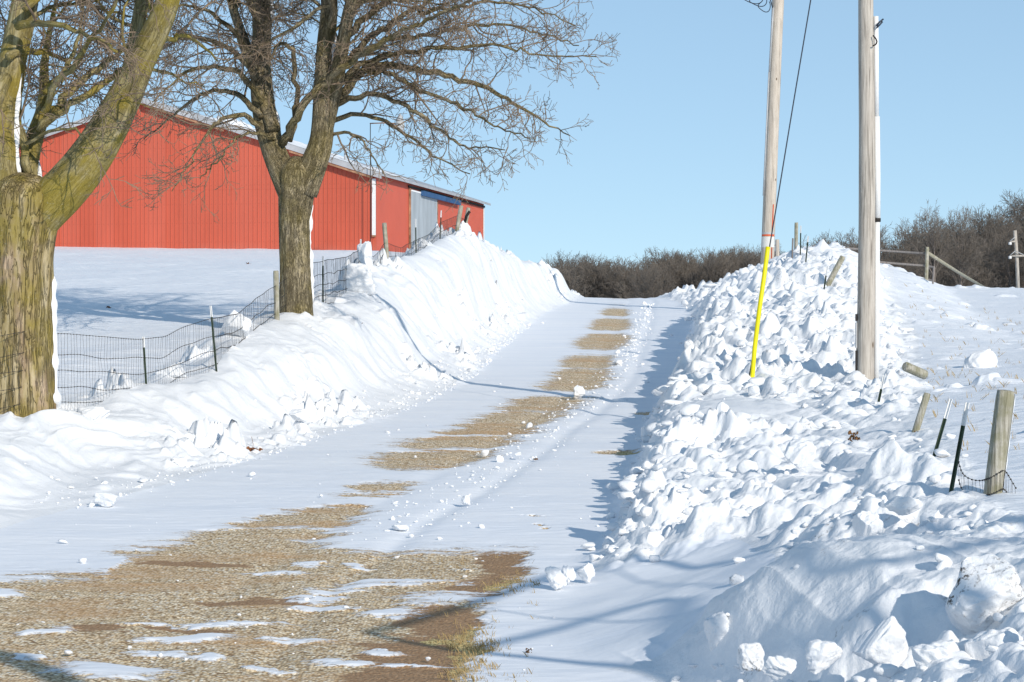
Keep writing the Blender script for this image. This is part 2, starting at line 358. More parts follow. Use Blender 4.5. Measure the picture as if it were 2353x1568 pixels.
def bark_mat(name, cols, sc=1., lichen=0., st=.9):
    m, nt, b = newmat(name, .9, .15)
    v = co(nt, (1,1,.55), at='bark'); vo = N(nt, 'ShaderNodeTexVoronoi', feature='DISTANCE_TO_EDGE'); vo.inputs['Scale'].default_value = 16*sc
    mp = N(nt, 'ShaderNodeVectorMath', operation='ADD'); nzc = N(nt, 'ShaderNodeTexNoise'); nzc.inputs['Scale'].default_value = 9*sc; nt.links.new(v, nzc.inputs['Vector'])
    scl = N(nt, 'ShaderNodeVectorMath', operation='SCALE'); scl.inputs['Scale'].default_value = .16; nt.links.new(nzc.outputs['Color'], scl.inputs[0])
    nt.links.new(v, mp.inputs[0]); nt.links.new(scl.outputs[0], mp.inputs[1]); nt.links.new(mp.outputs[0], vo.inputs['Vector'])
    nf = noise(nt, mp.outputs[0], 6.5*sc, 2, .5, .5); nf2 = noise(nt, mp.outputs[0], 14*sc, 3, .6, .3)
    ra = mth(nt, 'ABSOLUTE', mth(nt, 'SUBTRACT', nf, .5)); rb_ = mth(nt, 'ABSOLUTE', mth(nt, 'SUBTRACT', nf2, .5))
    crack = ramp(nt, mth(nt, 'MINIMUM', ra, mth(nt, 'MULTIPLY', rb_, 1.5)), [(0.,(0,0,0)), (.055,(1,1,1))])
    n1 = noise(nt, v, 5*sc, 5, .65); n2 = noise(nt, co(nt), 1.7, 4, .6)
    c = ramp(nt, n1, [(.34, cols[0]), (.5, cols[1]), (.66, cols[2])])
    c = mix(nt, mth(nt, 'MULTIPLY', mth(nt, 'SUBTRACT', 1., crack), .6), c, tuple(x*.4 for x in cols[0]))
    if sc < 1.2 and lichen: c = mix(nt, mth(nt, 'MULTIPLY', ramp(nt, noise(nt, co(nt,(1.,1.,.25)), 3.2, 3), [(.56,(0,0,0)),(.64,(1,1,1))]), .8), c, ramp(nt, n1, [(.35,(.20,.13,.08)),(.6,(.46,.35,.25))]))
    if lichen:
        l = mth(nt, 'MULTIPLY', ramp(nt, n2, [(.45,(0,0,0)),(.6,(1,1,1))]), lichen)
        c = mix(nt, l, c, mix(nt, noise(nt, v, 20, 4), (.16,.125,.02), (.34,.27,.05)))
        g = ramp(nt, noise(nt, co(nt), 28, 4, .75), [(.60,(0,0,0)),(.68,(1,1,1))])
        c = mix(nt, mth(nt, 'MULTIPLY', g, .5*lichen), c, (.50,.50,.40))
    nt.links.new(c, b.inputs['Base Color'])
    h = mth(nt, 'ADD', crack, mth(nt, 'MULTIPLY', n1, .6)); bump(nt, h, b, st, .03); return m
M['bark_old'] = bark_mat('old_bark', [(.19,.145,.07),(.32,.25,.12),(.50,.42,.27)], 1.05, .62)
M['bark_limb'] = bark_mat('mossy_limb_bark', [(.17,.14,.06),(.29,.245,.115),(.43,.375,.23)], 1.6, .85, .5)
M['bark_mid'] = bark_mat('ridged_bark', [(.17,.14,.085),(.30,.25,.155),(.44,.375,.26)], 2.3, .3)
def flat(name, col, rough=.7, spec=.3, var=.12, sc=8, metal=0, stretch=(1,1,1)):
    m, nt, b = newmat(name, rough, spec); b.inputs['Metallic'].default_value = metal
    n = noise(nt, co(nt, stretch), sc, 4, .65)
    lo = tuple(max(0, x*(1-var*1.6)) for x in col); hi = tuple(min(1, x*(1+var)) for x in col)
    nt.links.new(ramp(nt, n, [(.3, lo), (.7, hi)]), b.inputs['Base Color']); bump(nt, n, b, .15, .01); return m
M['twig'] = flat('twig', (.25,.19,.135), .8, .2, .3, 3)
M['far_bark'] = flat('far_bark', (.20,.17,.15), .9, .1, .3, .4)
M['far_twig'] = flat('far_twig', (.20,.175,.15), .9, .1, .25, .2)
M['wire'] = flat('rusty_wire', (.05,.045,.04), .7, .3, .2, 20)
M['cable'] = flat('black_cable', (.02,.03,.05), .5, .4, .1, 5)
def wood_mat(name, cols, sc=1., green=0):
    m, nt, b = newmat(name, .85, .2)
    v = co(nt, (1,1,.05)); n1 = noise(nt, v, 26*sc, 5, .7); n2 = noise(nt, co(nt,(1,1,.4)), 5, 4, .6)
    c = ramp(nt, n1, [(.28, cols[0]), (.48, cols[1]), (.7, cols[2])])
    cr = ramp(nt, noise(nt, co(nt,(1,1,.03)), 34*sc, 2, .5), [(.60,(0,0,0)),(.67,(1,1,1))])
    c = mix(nt, mth(nt,'MULTIPLY',cr,.55), c, tuple(x*.3 for x in cols[0]))
    c = mix(nt, mth(nt,'MULTIPLY',ramp(nt, n2, [(.5,(0,0,0)),(.7,(1,1,1))]),.35), c, tuple(x*.55 for x in cols[1]))
    if green: c = mix(nt, mth(nt,'MULTIPLY',ramp(nt, noise(nt,co(nt),7,4), [(.42,(0,0,0)),(.6,(1,1,1))]),green), c, (.15,.15,.04))
    kn = N(nt, 'ShaderNodeTexVoronoi'); kn.inputs['Scale'].default_value = 1.4; nt.links.new(co(nt,(1.6,1.6,.8)), kn.inputs['Vector'])
    c = mix(nt, ramp(nt, kn.outputs['Distance'], [(.035,(1,1,1)),(.075,(0,0,0))]), c, (.12,.08,.05))
    nt.links.new(c, b.inputs['Base Color']); bump(nt, n1, b, .6, .012); return m
M['pole'] = wood_mat('weathered_pole', [(.25,.22,.19),(.45,.41,.36),(.61,.57,.51)])
M['pole_pale'] = wood_mat('pale_pole', [(.36,.31,.26),(.52,.46,.39),(.63,.57,.50)], .6)
M['post'] = wood_mat('post_wood', [(.19,.175,.14),(.37,.35,.29),(.55,.53,.47)], 1.4, .4)
M['rail'] = wood_mat('grey_rail', [(.15,.13,.12),(.22,.20,.19),(.30,.28,.27)], 1.2)
M['tgreen'] = flat('green_steel', (.035,.06,.035), .55, .4, .3, 12)
M['white'] = flat('white_paint', (.78,.78,.77), .5, .4, .08, 14)
M['pvc'] = flat('white_pipe', (.80,.80,.79), .4, .4, .03, 3)
M['metal'] = flat('grey_metal', (.42,.43,.44), .5, .4, .1, 6)
M['dark'] = flat('dark_iron', (.03,.025,.022), .7, .3, .2, 20)
M['yellow'] = flat('yellow_plastic', (.80,.70,.0), .45, .4, .04, 4)
M['orange'] = flat('orange_plastic', (.62,.10,.03), .5, .4, .06, 4)
M['tagw'] = flat('paper_tag', (.66,.66,.64), .6, .3, .06, 30)
M['red'] = flat('red_sheet_metal', (.53,.108,.062), .5, .3, .07, .6, stretch=(1,1,.3))
def siding():
    m = M['red']; nt = m.node_tree; b = [n for n in nt.nodes if n.bl_idname == 'ShaderNodeBsdfPrincipled'][0]; src = b.inputs['Base Color'].links[0].from_socket
    sp = N(nt, 'ShaderNodeSeparateXYZ'); nt.links.new(nt.nodes.new('ShaderNodeTexCoord').outputs['Object'], sp.inputs[0])
    wn = N(nt, 'ShaderNodeTexWhiteNoise', noise_dimensions='1D'); nt.links.new(mth(nt, 'FLOOR', mth(nt, 'DIVIDE', sp.outputs[0], .90)), wn.inputs['W'])
    c = mix(nt, mth(nt, 'MULTIPLY', wn.outputs['Value'], .16), src, (.62,.20,.15))
    lap = mth(nt, 'LESS_THAN', mth(nt, 'ABSOLUTE', mth(nt, 'SUBTRACT', sp.outputs[2], 3.1)), .025)
    fx_ = mth(nt, 'LESS_THAN', mth(nt, 'ABSOLUTE', mth(nt, 'SUBTRACT', mth(nt, 'FRACT', mth(nt, 'DIVIDE', sp.outputs[0], .224)), .5)), .16)
    fz_ = mth(nt, 'LESS_THAN', mth(nt, 'ABSOLUTE', mth(nt, 'SUBTRACT', mth(nt, 'FRACT', mth(nt, 'DIVIDE', sp.outputs[2], .95)), .5)), .03)
    c = mix(nt, mth(nt, 'MULTIPLY', lap, .10), c, (.20,.03,.02)); c = mix(nt, mth(nt, 'MULTIPLY', mth(nt, 'MULTIPLY', fx_, fz_), .16), c, (.16,.03,.02))
    gr = mth(nt, 'MULTIPLY', ramp(nt, mth(nt, 'ADD', sp.outputs[2], noise(nt, co(nt), 1.3, 4)), [(.25,(1,1,1)),(.9,(0,0,0))]), .25)
    c = mix(nt, gr, c, (.40,.22,.18)); nt.links.new(c, b.inputs['Base Color'])
siding()
M['red2'] = flat('red_side_sheet', (.54,.112,.068), .5, .3, .05, .6)
M['roof'] = flat('galvanised_roof', (.42,.43,.45), .5, .4, .12, 1.2)
M['rust'] = flat('rusty_trim', (.36,.20,.12), .8, .2, .4, 2.5)
M['door'] = flat('galvanised_door', (.40,.44,.47), .55, .4, .15, 1.5, stretch=(1,1,.2))
M['blue'] = flat('blue_hood', (.035,.10,.23), .6, .3, .2, 1.5)
M['dirt'] = flat('clod', (.17,.09,.04), .9, .1, .5, 30)
M['leaf'] = flat('dry_leaf', (.22,.095,.045), .75, .2, .4, 25)
M['glass'] = flat('lamp_lens', (.45,.46,.46), .2, .5, .05, 5)
M['straw'] = flat('dry_straw', (.40,.30,.15), .9, .1, .3, 10)

# ------------------------------------------------------------------ ground patches on the driveway (measured, stored per vertex)
def ell(X, Y, L):
    o = np.full(X.shape, -1.)
    for (a, b, rx, ry) in L: o = np.maximum(o, 1-np.sqrt(((X-a)/rx)**2+((Y-b)/ry)**2))
    return o
GRAV = [(1425,683.3,45,1.6),(1225,1208,14,3),(1225,1184,20,2),(1420,1040,60,6),(1500,950,40,4)]
STRIP = np.array([(1425,684,40),(1414,717,34),(1407,741,46),(1385,786,66),(1352,829,66),(1335,870,74),(1245,933,96),(1190,960,100),(1135,985,105),(1062,1012,135),(985,1050,135),(880,1118,75),(735,1182,110),(610,1222,170),(480,1270,220)], float)
GAPS = [(693,9,1.2),(706,5,.8),(728,4,1.),(763,5,1.1),(809,9,1.1),(846,4,.5),(903,7,1.2),(944,2.5,.4),(972,2.5,.4),(1000,3,.8),(1030,4,.8),(1090,15,1.6),(1124,3,.8),(1148,11,1.4),(1205,4,.6),(1236,4,.4)]
SNOWP = [(920,1335,240,9),(1010,1375,150,24),(640,1312,110,8),(770,1352,130,8),(720,1372,90,14),(830,1295,60,5),(520,1427,190,7),(330,1432,140,5),(110,1447,95,11),(60,1510,55,12),(430,1462,170,13),(700,1463,110,11),(380,1497,120,9),(250,1535,210,30),(480,1506,60,9),(900,1408,110,9),(740,1398,150,10),(870,1498,95,8),(800,1522,120,8),(930,1530,110,7),(0,1362,90,10),(620,1532,80,6),(720,1290,60,5),(1040,1300,40,3),(1150,1440,60,22)]
SOIL = [(1165,1290,85,38),(1120,1350,90,42),(1020,1425,110,40),(960,1500,170,55),(940,1560,170,40),(560,1378,150,8),(450,1290,160,8),(430,1440,120,7),(200,1440,90,10)]
GRS = [(1090,1480,70,40),(1085,1545,60,45),(1180,1345,60,20),(1450,1042,40,5),(1010,1470,50,14)]
def patch(x, y):
    X = CX+F*x/y+60*fbm(x*1.3, y*1.6, 5, 201, .65)*np.clip(30/y, .4, 1.3); Y = 500+19446/y+17*fbm(x*.9, y*2.2, 5, 202, .65)*np.clip((24/y)**1.6, .15, 1.6)
    top = np.interp(X, [-2000,0,250,290,370,520,650,800,1000,1170,1225,1240,1300], [1330,1326,1312,1280,1250,1236,1222,1260,1262,1258,1262,1300,1700])
    rt = np.interp(Y, [1200,1262,1330,1380,1470,1568,1700,2500], [1200,1225,1205,1130,1110,1070,1050,900])
    big = np.minimum((Y-top)/26, (rt-X)/60)
    Yt = Y+(X-1100)*.012*np.clip((Y-850)/300, 0, 1); sv = (1-np.abs(X-np.interp(Y, STRIP[:,1], STRIP[:,0]))/np.interp(Y, STRIP[:,1], STRIP[:,2]))*1.5
    sv = np.clip(sv, -1, .75)
    for (gy, gw, ga) in GAPS: sv = sv-ga*np.exp(-((Yt-gy)/gw)**2)
    sv = np.where((Y > 1275) | (Y < 684), -1, sv)
    bare = np.maximum(np.clip(big, -1, 1.1), np.maximum(ell(X, Y, GRAV)*1.6, sv))
    sn = ell(X, Y, SNOWP)
    bare = bare-np.clip(sn*1.7+.34, 0, 1.7)
    bare = np.where(y > 112, -1, bare)
    return np.clip(bare*.5+.45, -.6, 1.2), np.clip(ell(X,Y,SOIL)*1.4+.35, -.5, 1.2), np.clip(ell(X,Y,GRS)*1.4+.3, -.5, 1.2)

# ------------------------------------------------------------------ terrain mesh
def terrain_meshes():
    ys = [12.6]
    while ys[-1] < 124: ys.append(ys[-1]*(1.00128 if ys[-1] < 112 else 1.003))
    ys = np.array(ys)
    uf = np.arange(-.262, .262+1e-9, .00058)
    ext = np.cumsum(.0008*1.10**np.arange(60)); ext = ext[ext < 1.3]
    us = np.r_[-.262-ext[::-1], uf, .262+ext]
    U, Y = np.meshgrid(us, ys); X = U*(Y+0.)
    Z = terrain(X, Y)
    b, s, g = patch(X, Y)
    l7, r0 = fx(Y,'L',7), fx(Y,'R',0)
    onroad = ((X > l7+.25) & (X < r0+.05))
    Z = Z-.02*sst(.35, .65, b)*onroad
    Pn = np.stack([X, Y, Z], -1)
    du = np.gradient(Pn, axis=1); dv = np.gradient(Pn, axis=0); Nn = np.cross(du, dv); Nn /= np.linalg.norm(Nn, axis=-1)[...,None]
    nr, nc = X.shape; idx = np.arange(nr*nc).reshape(nr, nc)
    Q = np.stack([idx[:-1,:-1], idx[:-1,1:], idx[1:,1:], idx[1:,:-1]], -1).reshape(-1,4)
    cxm = (X[:-1,:-1]+X[1:,1:]).ravel()/2; cym = (Y[:-1,:-1]+Y[1:,1:]).ravel()/2
    l7, r0, l2, r6 = fx(cym,'L',7)+.05, fx(cym,'R',0), fx(cym,'L',2)-.2, fx(cym,'R',6)+.3
    r0r = np.where((cym > 18.6) & (cym < 23.8), fx(cym,'R',3), r0-.05)
    cat = np.full(len(Q), 0)
    cat[cxm < l2] = 1; cat[cxm > r6] = 2
    lb = (cxm >= l2) & (cxm < l7) & (cym < 112); cat[lb] = 3
    rb = (cxm > r0r) & (cxm <= r6) & (cym < 112); cat[rb & (cym >= 22.5)] = 4; cat[rb & (cym < 22.5)] = 5
    VV = Pn.reshape(-1,3); NN = Nn.reshape(-1,3); b, s, g = b.ravel(), s.ravel(), g.ravel()
    spec = {0: ('driveway', 'road', None, None), 1: ('snow_field', 'field', None, None), 2: ('snow_field', 'field', None, None),
        3: ('snow_bank', 'snow', 'wind carved snowbank along the left side of the driveway below the wire fence', 'snow bank'),
        4: ('snow_bank', 'snow_rubble', 'long rubbly ploughed snowbank along the right side of the driveway round the utility pole', 'snow bank'),
        5: ('snow_pile', 'snow_rubble', 'big lumpy ploughed snow pile in the lower right corner', 'snow pile')}
    for k, (nm, mt, lab, ct) in spec.items():
        q = Q[cat == k]
        if not len(q): continue
        u, inv = np.unique(q, return_inverse=True)
        m = mk_mesh(nm, VV[u], inv.reshape(-1,4), mats=[M[mt]], normals=NN[u])
        if k == 0: attr(m, 'bare', b[u]); attr(m, 'soil', s[u]); attr(m, 'grass', g[u])
        o = link(nm, m)
        if lab: tag(o, lab, ct)
        else: tag(o, kind='structure')
    # ground behind the camera and beyond the crest, coarser
    for nm, ya, yb, n in (('near_ground', -120, 12.62, 300), ('far_ground', 123.8, 1500, 260)):
        if ya < 0: yy = np.linspace(ya, yb, n)
        else: yy = np.geomspace(ya, yb, n)
        xx = np.r_[-np.geomspace(900, 30, 60), np.linspace(-29.5, 29.5, 250), np.geomspace(30, 900, 60)]
        Xg, Yg = np.meshgrid(xx, yy); Zg = terrain(Xg, np.maximum(Yg, 10.)) if ya < 0 else terrain(Xg, Yg)
        if ya < 0: Zg = Zg-.03
        else: Zg = Zg-.02
        nr, nc = Xg.shape; idx = np.arange(nr*nc).reshape(nr, nc)
        Qg = np.stack([idx[:-1,:-1], idx[:-1,1:], idx[1:,1:], idx[1:,:-1]], -1).reshape(-1,4)
        m = mk_mesh(nm, np.stack([Xg,Yg,Zg],-1).reshape(-1,3), Qg, mats=[M['field']]); tag(link(nm, m), kind='structure')
terrain_meshes()

# ------------------------------------------------------------------ snow chunks
def ico(sub):
    import bmesh
    bm = bmesh.new(); bmesh.ops.create_icosphere(bm, subdivisions=sub, radius=1); bm.verts.ensure_lookup_table()
    V = np.array([v.co[:] for v in bm.verts]); T = np.array([[v.index for v in f.verts] for f in bm.faces]); bm.free(); return V, T
ICO = {s: ico(s) for s in (2,3,5)}
def chunk_verts(r, sub, nplanes=9, lo=.45, hi=.8, rough=.06):
    V, T = ICO[sub]; V = V.copy()
    for _ in range(nplanes):
        n = r.normal(size=3); n /= np.linalg.norm(n); c = r.uniform(lo, hi); e = V@n-c; V = V-np.where(e > 0, e*.88, 0)[:,None]*n
    s1 = int(r.integers(1000))
    d = fbm(V[:,0]*2.3+V[:,2]*1.7, V[:,1]*2.3-V[:,2]*1.3, 4 if sub > 3 else 2, s1)
    V = V*(1+rough*2.2*d)[:,None]; return V, T
def rot(r):
    a = r.normal(size=4); a /= np.linalg.norm(a); w,x,y,z = a
    return np.array([[1-2*(y*y+z*z),2*(x*y-z*w),2*(x*z+y*w)],[2*(x*y+z*w),1-2*(x*x+z*z),2*(y*z-x*w)],[2*(x*z-y*w),2*(y*z+x*w),1-2*(x*x+y*y)]])
def rubble(name, label, xs, ys, sz, mat, sink=.3, var=20, sub=2, sd=3):
    r = np.random.default_rng(sd); var_ = [chunk_verts(r, sub, 12, .36, .70, .11) for _ in range(var)]; zs = terrain(xs, ys)
    VV, TT, n = [], [], 0
    for x, y, z, s in zip(xs, ys, zs, sz):
        V, T = var_[int(r.integers(var))]; S = V@rot(r)*s*np.array([1, r.uniform(.55,1.), r.uniform(.4,.85)])
        VV.append(S+[x, y, z+s*(.6-sink*2*r.random())]); TT.append(T+n); n += len(V)
    m = mk_mesh(name, np.vstack(VV), tris=np.vstack(TT), smooth=True, mats=[mat]); o = link(name, m); tag(o, label, kind='stuff', cat='snow rubble'); return o
r = np.random.default_rng(5)
n = 26000; yy = 13.5*np.exp(r.random(n)*math.log(95/13.5)); xx = fx(yy,'R',0)-.5+r.random(n)*(fx(yy,'R',6)-fx(yy,'R',0)+1.4)
rbm, _ = masks(xx, yy); foot = np.exp(-((xx-fx(yy,'R',0)-.1)/.28)**2)*((yy > 24) | (yy < 18)); den = sst(-.2, .4, fbm(xx*.7, yy*.5, 2, 77))
keep = r.random(n) < np.clip(rbm*(.015+.15*den**2)*1.+foot*.22, 0, 1)
xx, yy = xx[keep], yy[keep]; sz = np.exp(r.normal(math.log(.045), .55, len(xx))).clip(.015,.17)*(1+.012*yy.clip(0,60))
rubble('snow_rubble', 'small broken snow crumbs scattered over the right snowbanks', xx, yy, sz, M['snow_rubble'])
# crumbs of the plough line on the driveway and at the left bank's foot
LN = [(1490,700),(1478,740),(1465,770),(1450,800),(1440,830),(1400,870),(1370,910),(1310,950),(1240,1000),(1190,1040),(1120,1090),(1000,1160),(860,1240)]
xs, ys = [], []
for k in range(900):
    t = r.random()**1.3*(len(LN)-1.001); i = int(t); a = t-i; X = LN[i][0]*(1-a)+LN[i+1][0]*a; Y = LN[i][1]*(1-a)+LN[i+1][1]*a
    d = 19446/(Y-500); xs.append((X-CX)/F*d+r.normal()*.13*(1+(Y-700)/300)); ys.append(d+r.normal()*.6)
for k in range(170):
    Y = 700+r.random()**.7*850; d = 19446/(Y-500); xs.append(fx(d,'L',7)+r.random()*(fx(d,'R',0)-fx(d,'L',7))); ys.append(d)
for k in range(1300):
    d = 29+r.random()*50; xs.append(float(fx(d,'L',7))-abs(r.normal())*.55+.2); ys.append(d)
xs, ys = np.array(xs, float), np.array(ys, float)
ok = (ys > 14) & (ys < 104); xs, ys = xs[ok], ys[ok]
rubble('snow_crumbs', 'fine snow crumbs strewn along the driveway and the left bank foot', xs, ys, np.exp(r.normal(math.log(.0125), .55, len(xs))).clip(.006,.06)*(1+.014*ys), M['snow'], .2, sd=9)
# single blocks
def block(X, Y, w, h, d, label, seed, mat='snow_rubble', dep=.9, planes=11, rough=.11, zoff=None, name='snow_block', cat='snow block', lo=.45):
    rr = np.random.default_rng(seed); V, T = chunk_verts(rr, 5, planes, lo, .82, rough); V = V@rot(rr)
    for k in range(3): V[:,k] = (V[:,k]-V[:,k].min())/(V[:,k].max()-V[:,k].min())-.5
    V[:,2] += .5; x = (X-CX)/F*d; W = w/F*d; HH = h/F*d*1.18
    V = V*[W, W*dep, HH]; z = (CY-Y)/F*d if zoff is None else H(x, d)+zoff
    o = link(name, mk_mesh(name, V, tris=T, mats=[M[mat]])); o.location = (x, d, z-HH*.15); return tag(o, label, cat)
BL = [
(545,772,70,60,42.6,'big rounded snow lump under the left fence where it rises to the forked tree',331,'snow'),
(392,868,76,34,38.6,'low snow lump between the two nearest steel posts of the left fence',332,'snow'),
(215,968,80,36,34.6,'snow lump at the foot of the massive old tree',333,'snow'),
(560,905,46,20,39.8,'small snow lump halfway down the left bank below the forked tree',334,'snow'),
(690,965,52,26,38.9,'snow lump at the toe of the left bank right of the dead leaves',335,'snow'),
(2252,868,92,66,45,'big round snow boulder lying alone on the right field',301,'snow'),
(1331,912,28,27,46.8,'white snow block standing on the gravel strip in mid driveway',302,'snow'),
(1070,1158,22,21,29.4,'small upright snow block on the driveway snow below the plough line casting a thin shadow',303,'snow'),
(1278,1348,54,48,22.7,'leftmost of three snow blocks at the end of the long right bank',304,'snow'),
(1308,1336,34,36,23.0,'middle and smallest of three snow blocks at the end of the long right bank',305,'snow'),
(1346,1332,44,40,23.1,'rightmost of three snow blocks at the end of the long right bank',306,'snow'),
(920,1217,42,12,27.1,'low flat snow lump on the driveway above the wide gravel patch',307,'snow'),
(243,1162,56,30,29.2,'smooth snow wedge on the driveway edge at far left',308,'snow'),
(412,1072,40,24,33.7,'snow block at the foot of the left bank, left of the dead leaves',309,'snow'),
(838,612,36,58,56.4,'tall snow lump standing behind the steel post on the left bank crest',310,'snow'),
(822,672,92,66,54.0,'large rough snow boulder on the left bank crest right of the second tree',311,'snow'),
(1062,548,40,34,77.0,'pointed snow lump under the two leaning wooden posts on the left bank',312,'snow'),
(1838,1066,74,60,26.6,'rounded snow boulder on the right bank with a shadow on its left',313,'snow'),
(1478,1308,118,100,24.3,'broad snow block forming the nose of the long right bank',314,'snow_rubble'),
(1570,1312,130,92,24.6,'pale snow block behind the nose block of the right bank',315,'snow_rubble'),
(1995,1230,70,56,19.6,'snow block with lit top resting between the two right piles',316,'snow_rubble'),
(2075,1178,92,40,20.2,'flat snow slab lying on the upper right pile',317,'snow_rubble'),
(2140,1222,64,50,19.9,'upright snow slab in the upper right pile left of the thick post',318,'snow_rubble'),
(2022,1525,128,112,15.3,'large rounded snow block in front of the lower right pile',319,'snow_rubble'),
(1893,1535,90,66,15.3,'rounded snow block with a shaded left side at the foot of the lower right pile',320,'snow_rubble'),
(1790,1556,84,52,15.2,'leftmost snow block in the front row at the lower right',321,'snow_rubble'),
(2262,1455,180,180,15.4,'dirt streaked snow block with a dark soiled top at the right edge',322,'snow_dirty'),
(2150,1560,120,90,14.7,'faceted snow block near the bottom edge right of the rounded one',323,'snow_rubble'),
(2290,1570,150,130,14.7,'big rough snow block in the bottom right corner',324,'snow_rubble'),
(1725,1535,64,60,16.7,'soiled snow lump at the left end of the lower right pile',325,'snow_dirty'),
(1652,1490,70,84,17.7,'shaded snow block at the left foot of the lower right pile',326,'snow_rubble'),
(1190,1048,16,9,34.9,'tiny pair of snow lumps beside the right edge of the gravel strip',327,'snow'),
(1420,838,22,12,57.5,'snow lump in the plough line along the middle of the driveway',328,'snow'),
(1490,1010,36,30,37.0,'snow block leaning at the foot of the right bank beside a bare brown patch',329,'snow'),
]
for (X,Y,w,h,d,lab,sd,mt) in BL: block(X,Y,w,h,d,lab,sd,mt)

# ------------------------------------------------------------------ branching
def interp_path(pts, n):
    pts = np.asarray(pts, float); L = np.r_[0, np.cumsum(np.linalg.norm(np.diff(pts[:,:3], axis=0), axis=1))]
    t = np.linspace(0, L[-1], n); out = np.stack([np.interp(t, L, pts[:,k]) for k in range(pts.shape[1])], -1)
    for _ in range(2): out[1:-1] = (out[:-2]+2*out[1:-1]+out[2:])/4
    return out
def unit(v): return v/(np.linalg.norm(v)+1e-9)
def perp(r, d):
    a = np.array([r.gauss(0,1), r.gauss(0,1), r.gauss(0,1)]); a -= a@d*d; return unit(a)
def grow(mb, r, p, d, L, rad, lev, prm):
    n = prm['seg'][lev]; wig = prm['wig'][lev]; st = L/n; pts = [p]; dd = d.copy()
    for i in range(n):
        dd = unit(dd+perp(r, dd)*wig*r.random()*1.4+np.array([0,0,prm['up'][lev]])); pts.append(pts[-1]+dd*st)
    pts = np.array(pts); rr = np.linspace(rad, max(prm['rmin'], rad*.3), n+1)
    mb[0 if lev < prm['split'] else 1].tube(pts, rr, prm['sides'][lev], cap=False)
    if lev+1 < len(prm['seg']):
        sprout(mb, r, pts, rr, L, lev, prm)
def sprout(mb, r, pts, rr, L, lev, prm, t0=.15, dens=1., out=None):
    k = max(1, int(prm['num'][lev]*L*dens+.5)); n = len(pts)-1
    for j in range(k):
        t = t0+(1-t0)*(j+r.random())/k; f = t*n; i = min(int(f), n-1); a = f-i
        q = pts[i]*(1-a)+pts[i+1]*a; tg = unit(pts[i+1]-pts[i]); rc = (rr[i]*(1-a)+rr[i+1]*a)
        ang = math.radians(r.uniform(*prm['ang'][lev])); pp = perp(r, tg)
        if out is not None: pp = unit(pp+out*.9); pp = unit(pp-pp@tg*tg)
        nd = unit(tg*math.cos(ang)+pp*math.sin(ang))
        Ln = prm['len'][lev]*r.uniform(.5,1.15)*(1-.45*t)
        grow(mb, r, q, nd, Ln, max(prm['rmin'], min(rc*.62, Ln*prm['thin'])), lev+1, prm)
PR = dict(seg=[10,8,6,4,3], wig=[.3,.36,.42,.5,.5], up=[.02,-.01,-.02,.0,.0], sides=[8,5,4,3,3], num=[3.6,4.4,6.,9.5], ang=[(30,70),(25,65),(25,65),(25,60)], len=[2.4,1.4,.66,.28], rmin=.0052, split=2, thin=.017)
def wob(th, L, rad):
    a = np.cos(th)*2.4; b = np.sin(th)*2.4
    return 1+.05*perlin(a+L*.7, b+L*.4, 3)+.035*np.abs(perlin(th*5.5+perlin(L*2, a, 8)*.8, L*1.1, 5))+.02*perlin(th*9, L*3, 6)
def limb3(pts, d0, dd):    # pts (X,Y,w) in the picture, depth from d0 to d0+dd
    n = len(pts); o = []
    for i, (X, Y, w) in enumerate(pts):
        d = d0+dd*i/(n-1)*(.5+.5*i/(n-1)); q = P(X, Y, d); o.append([*q, w/F*d/2])
    return np.array(o)
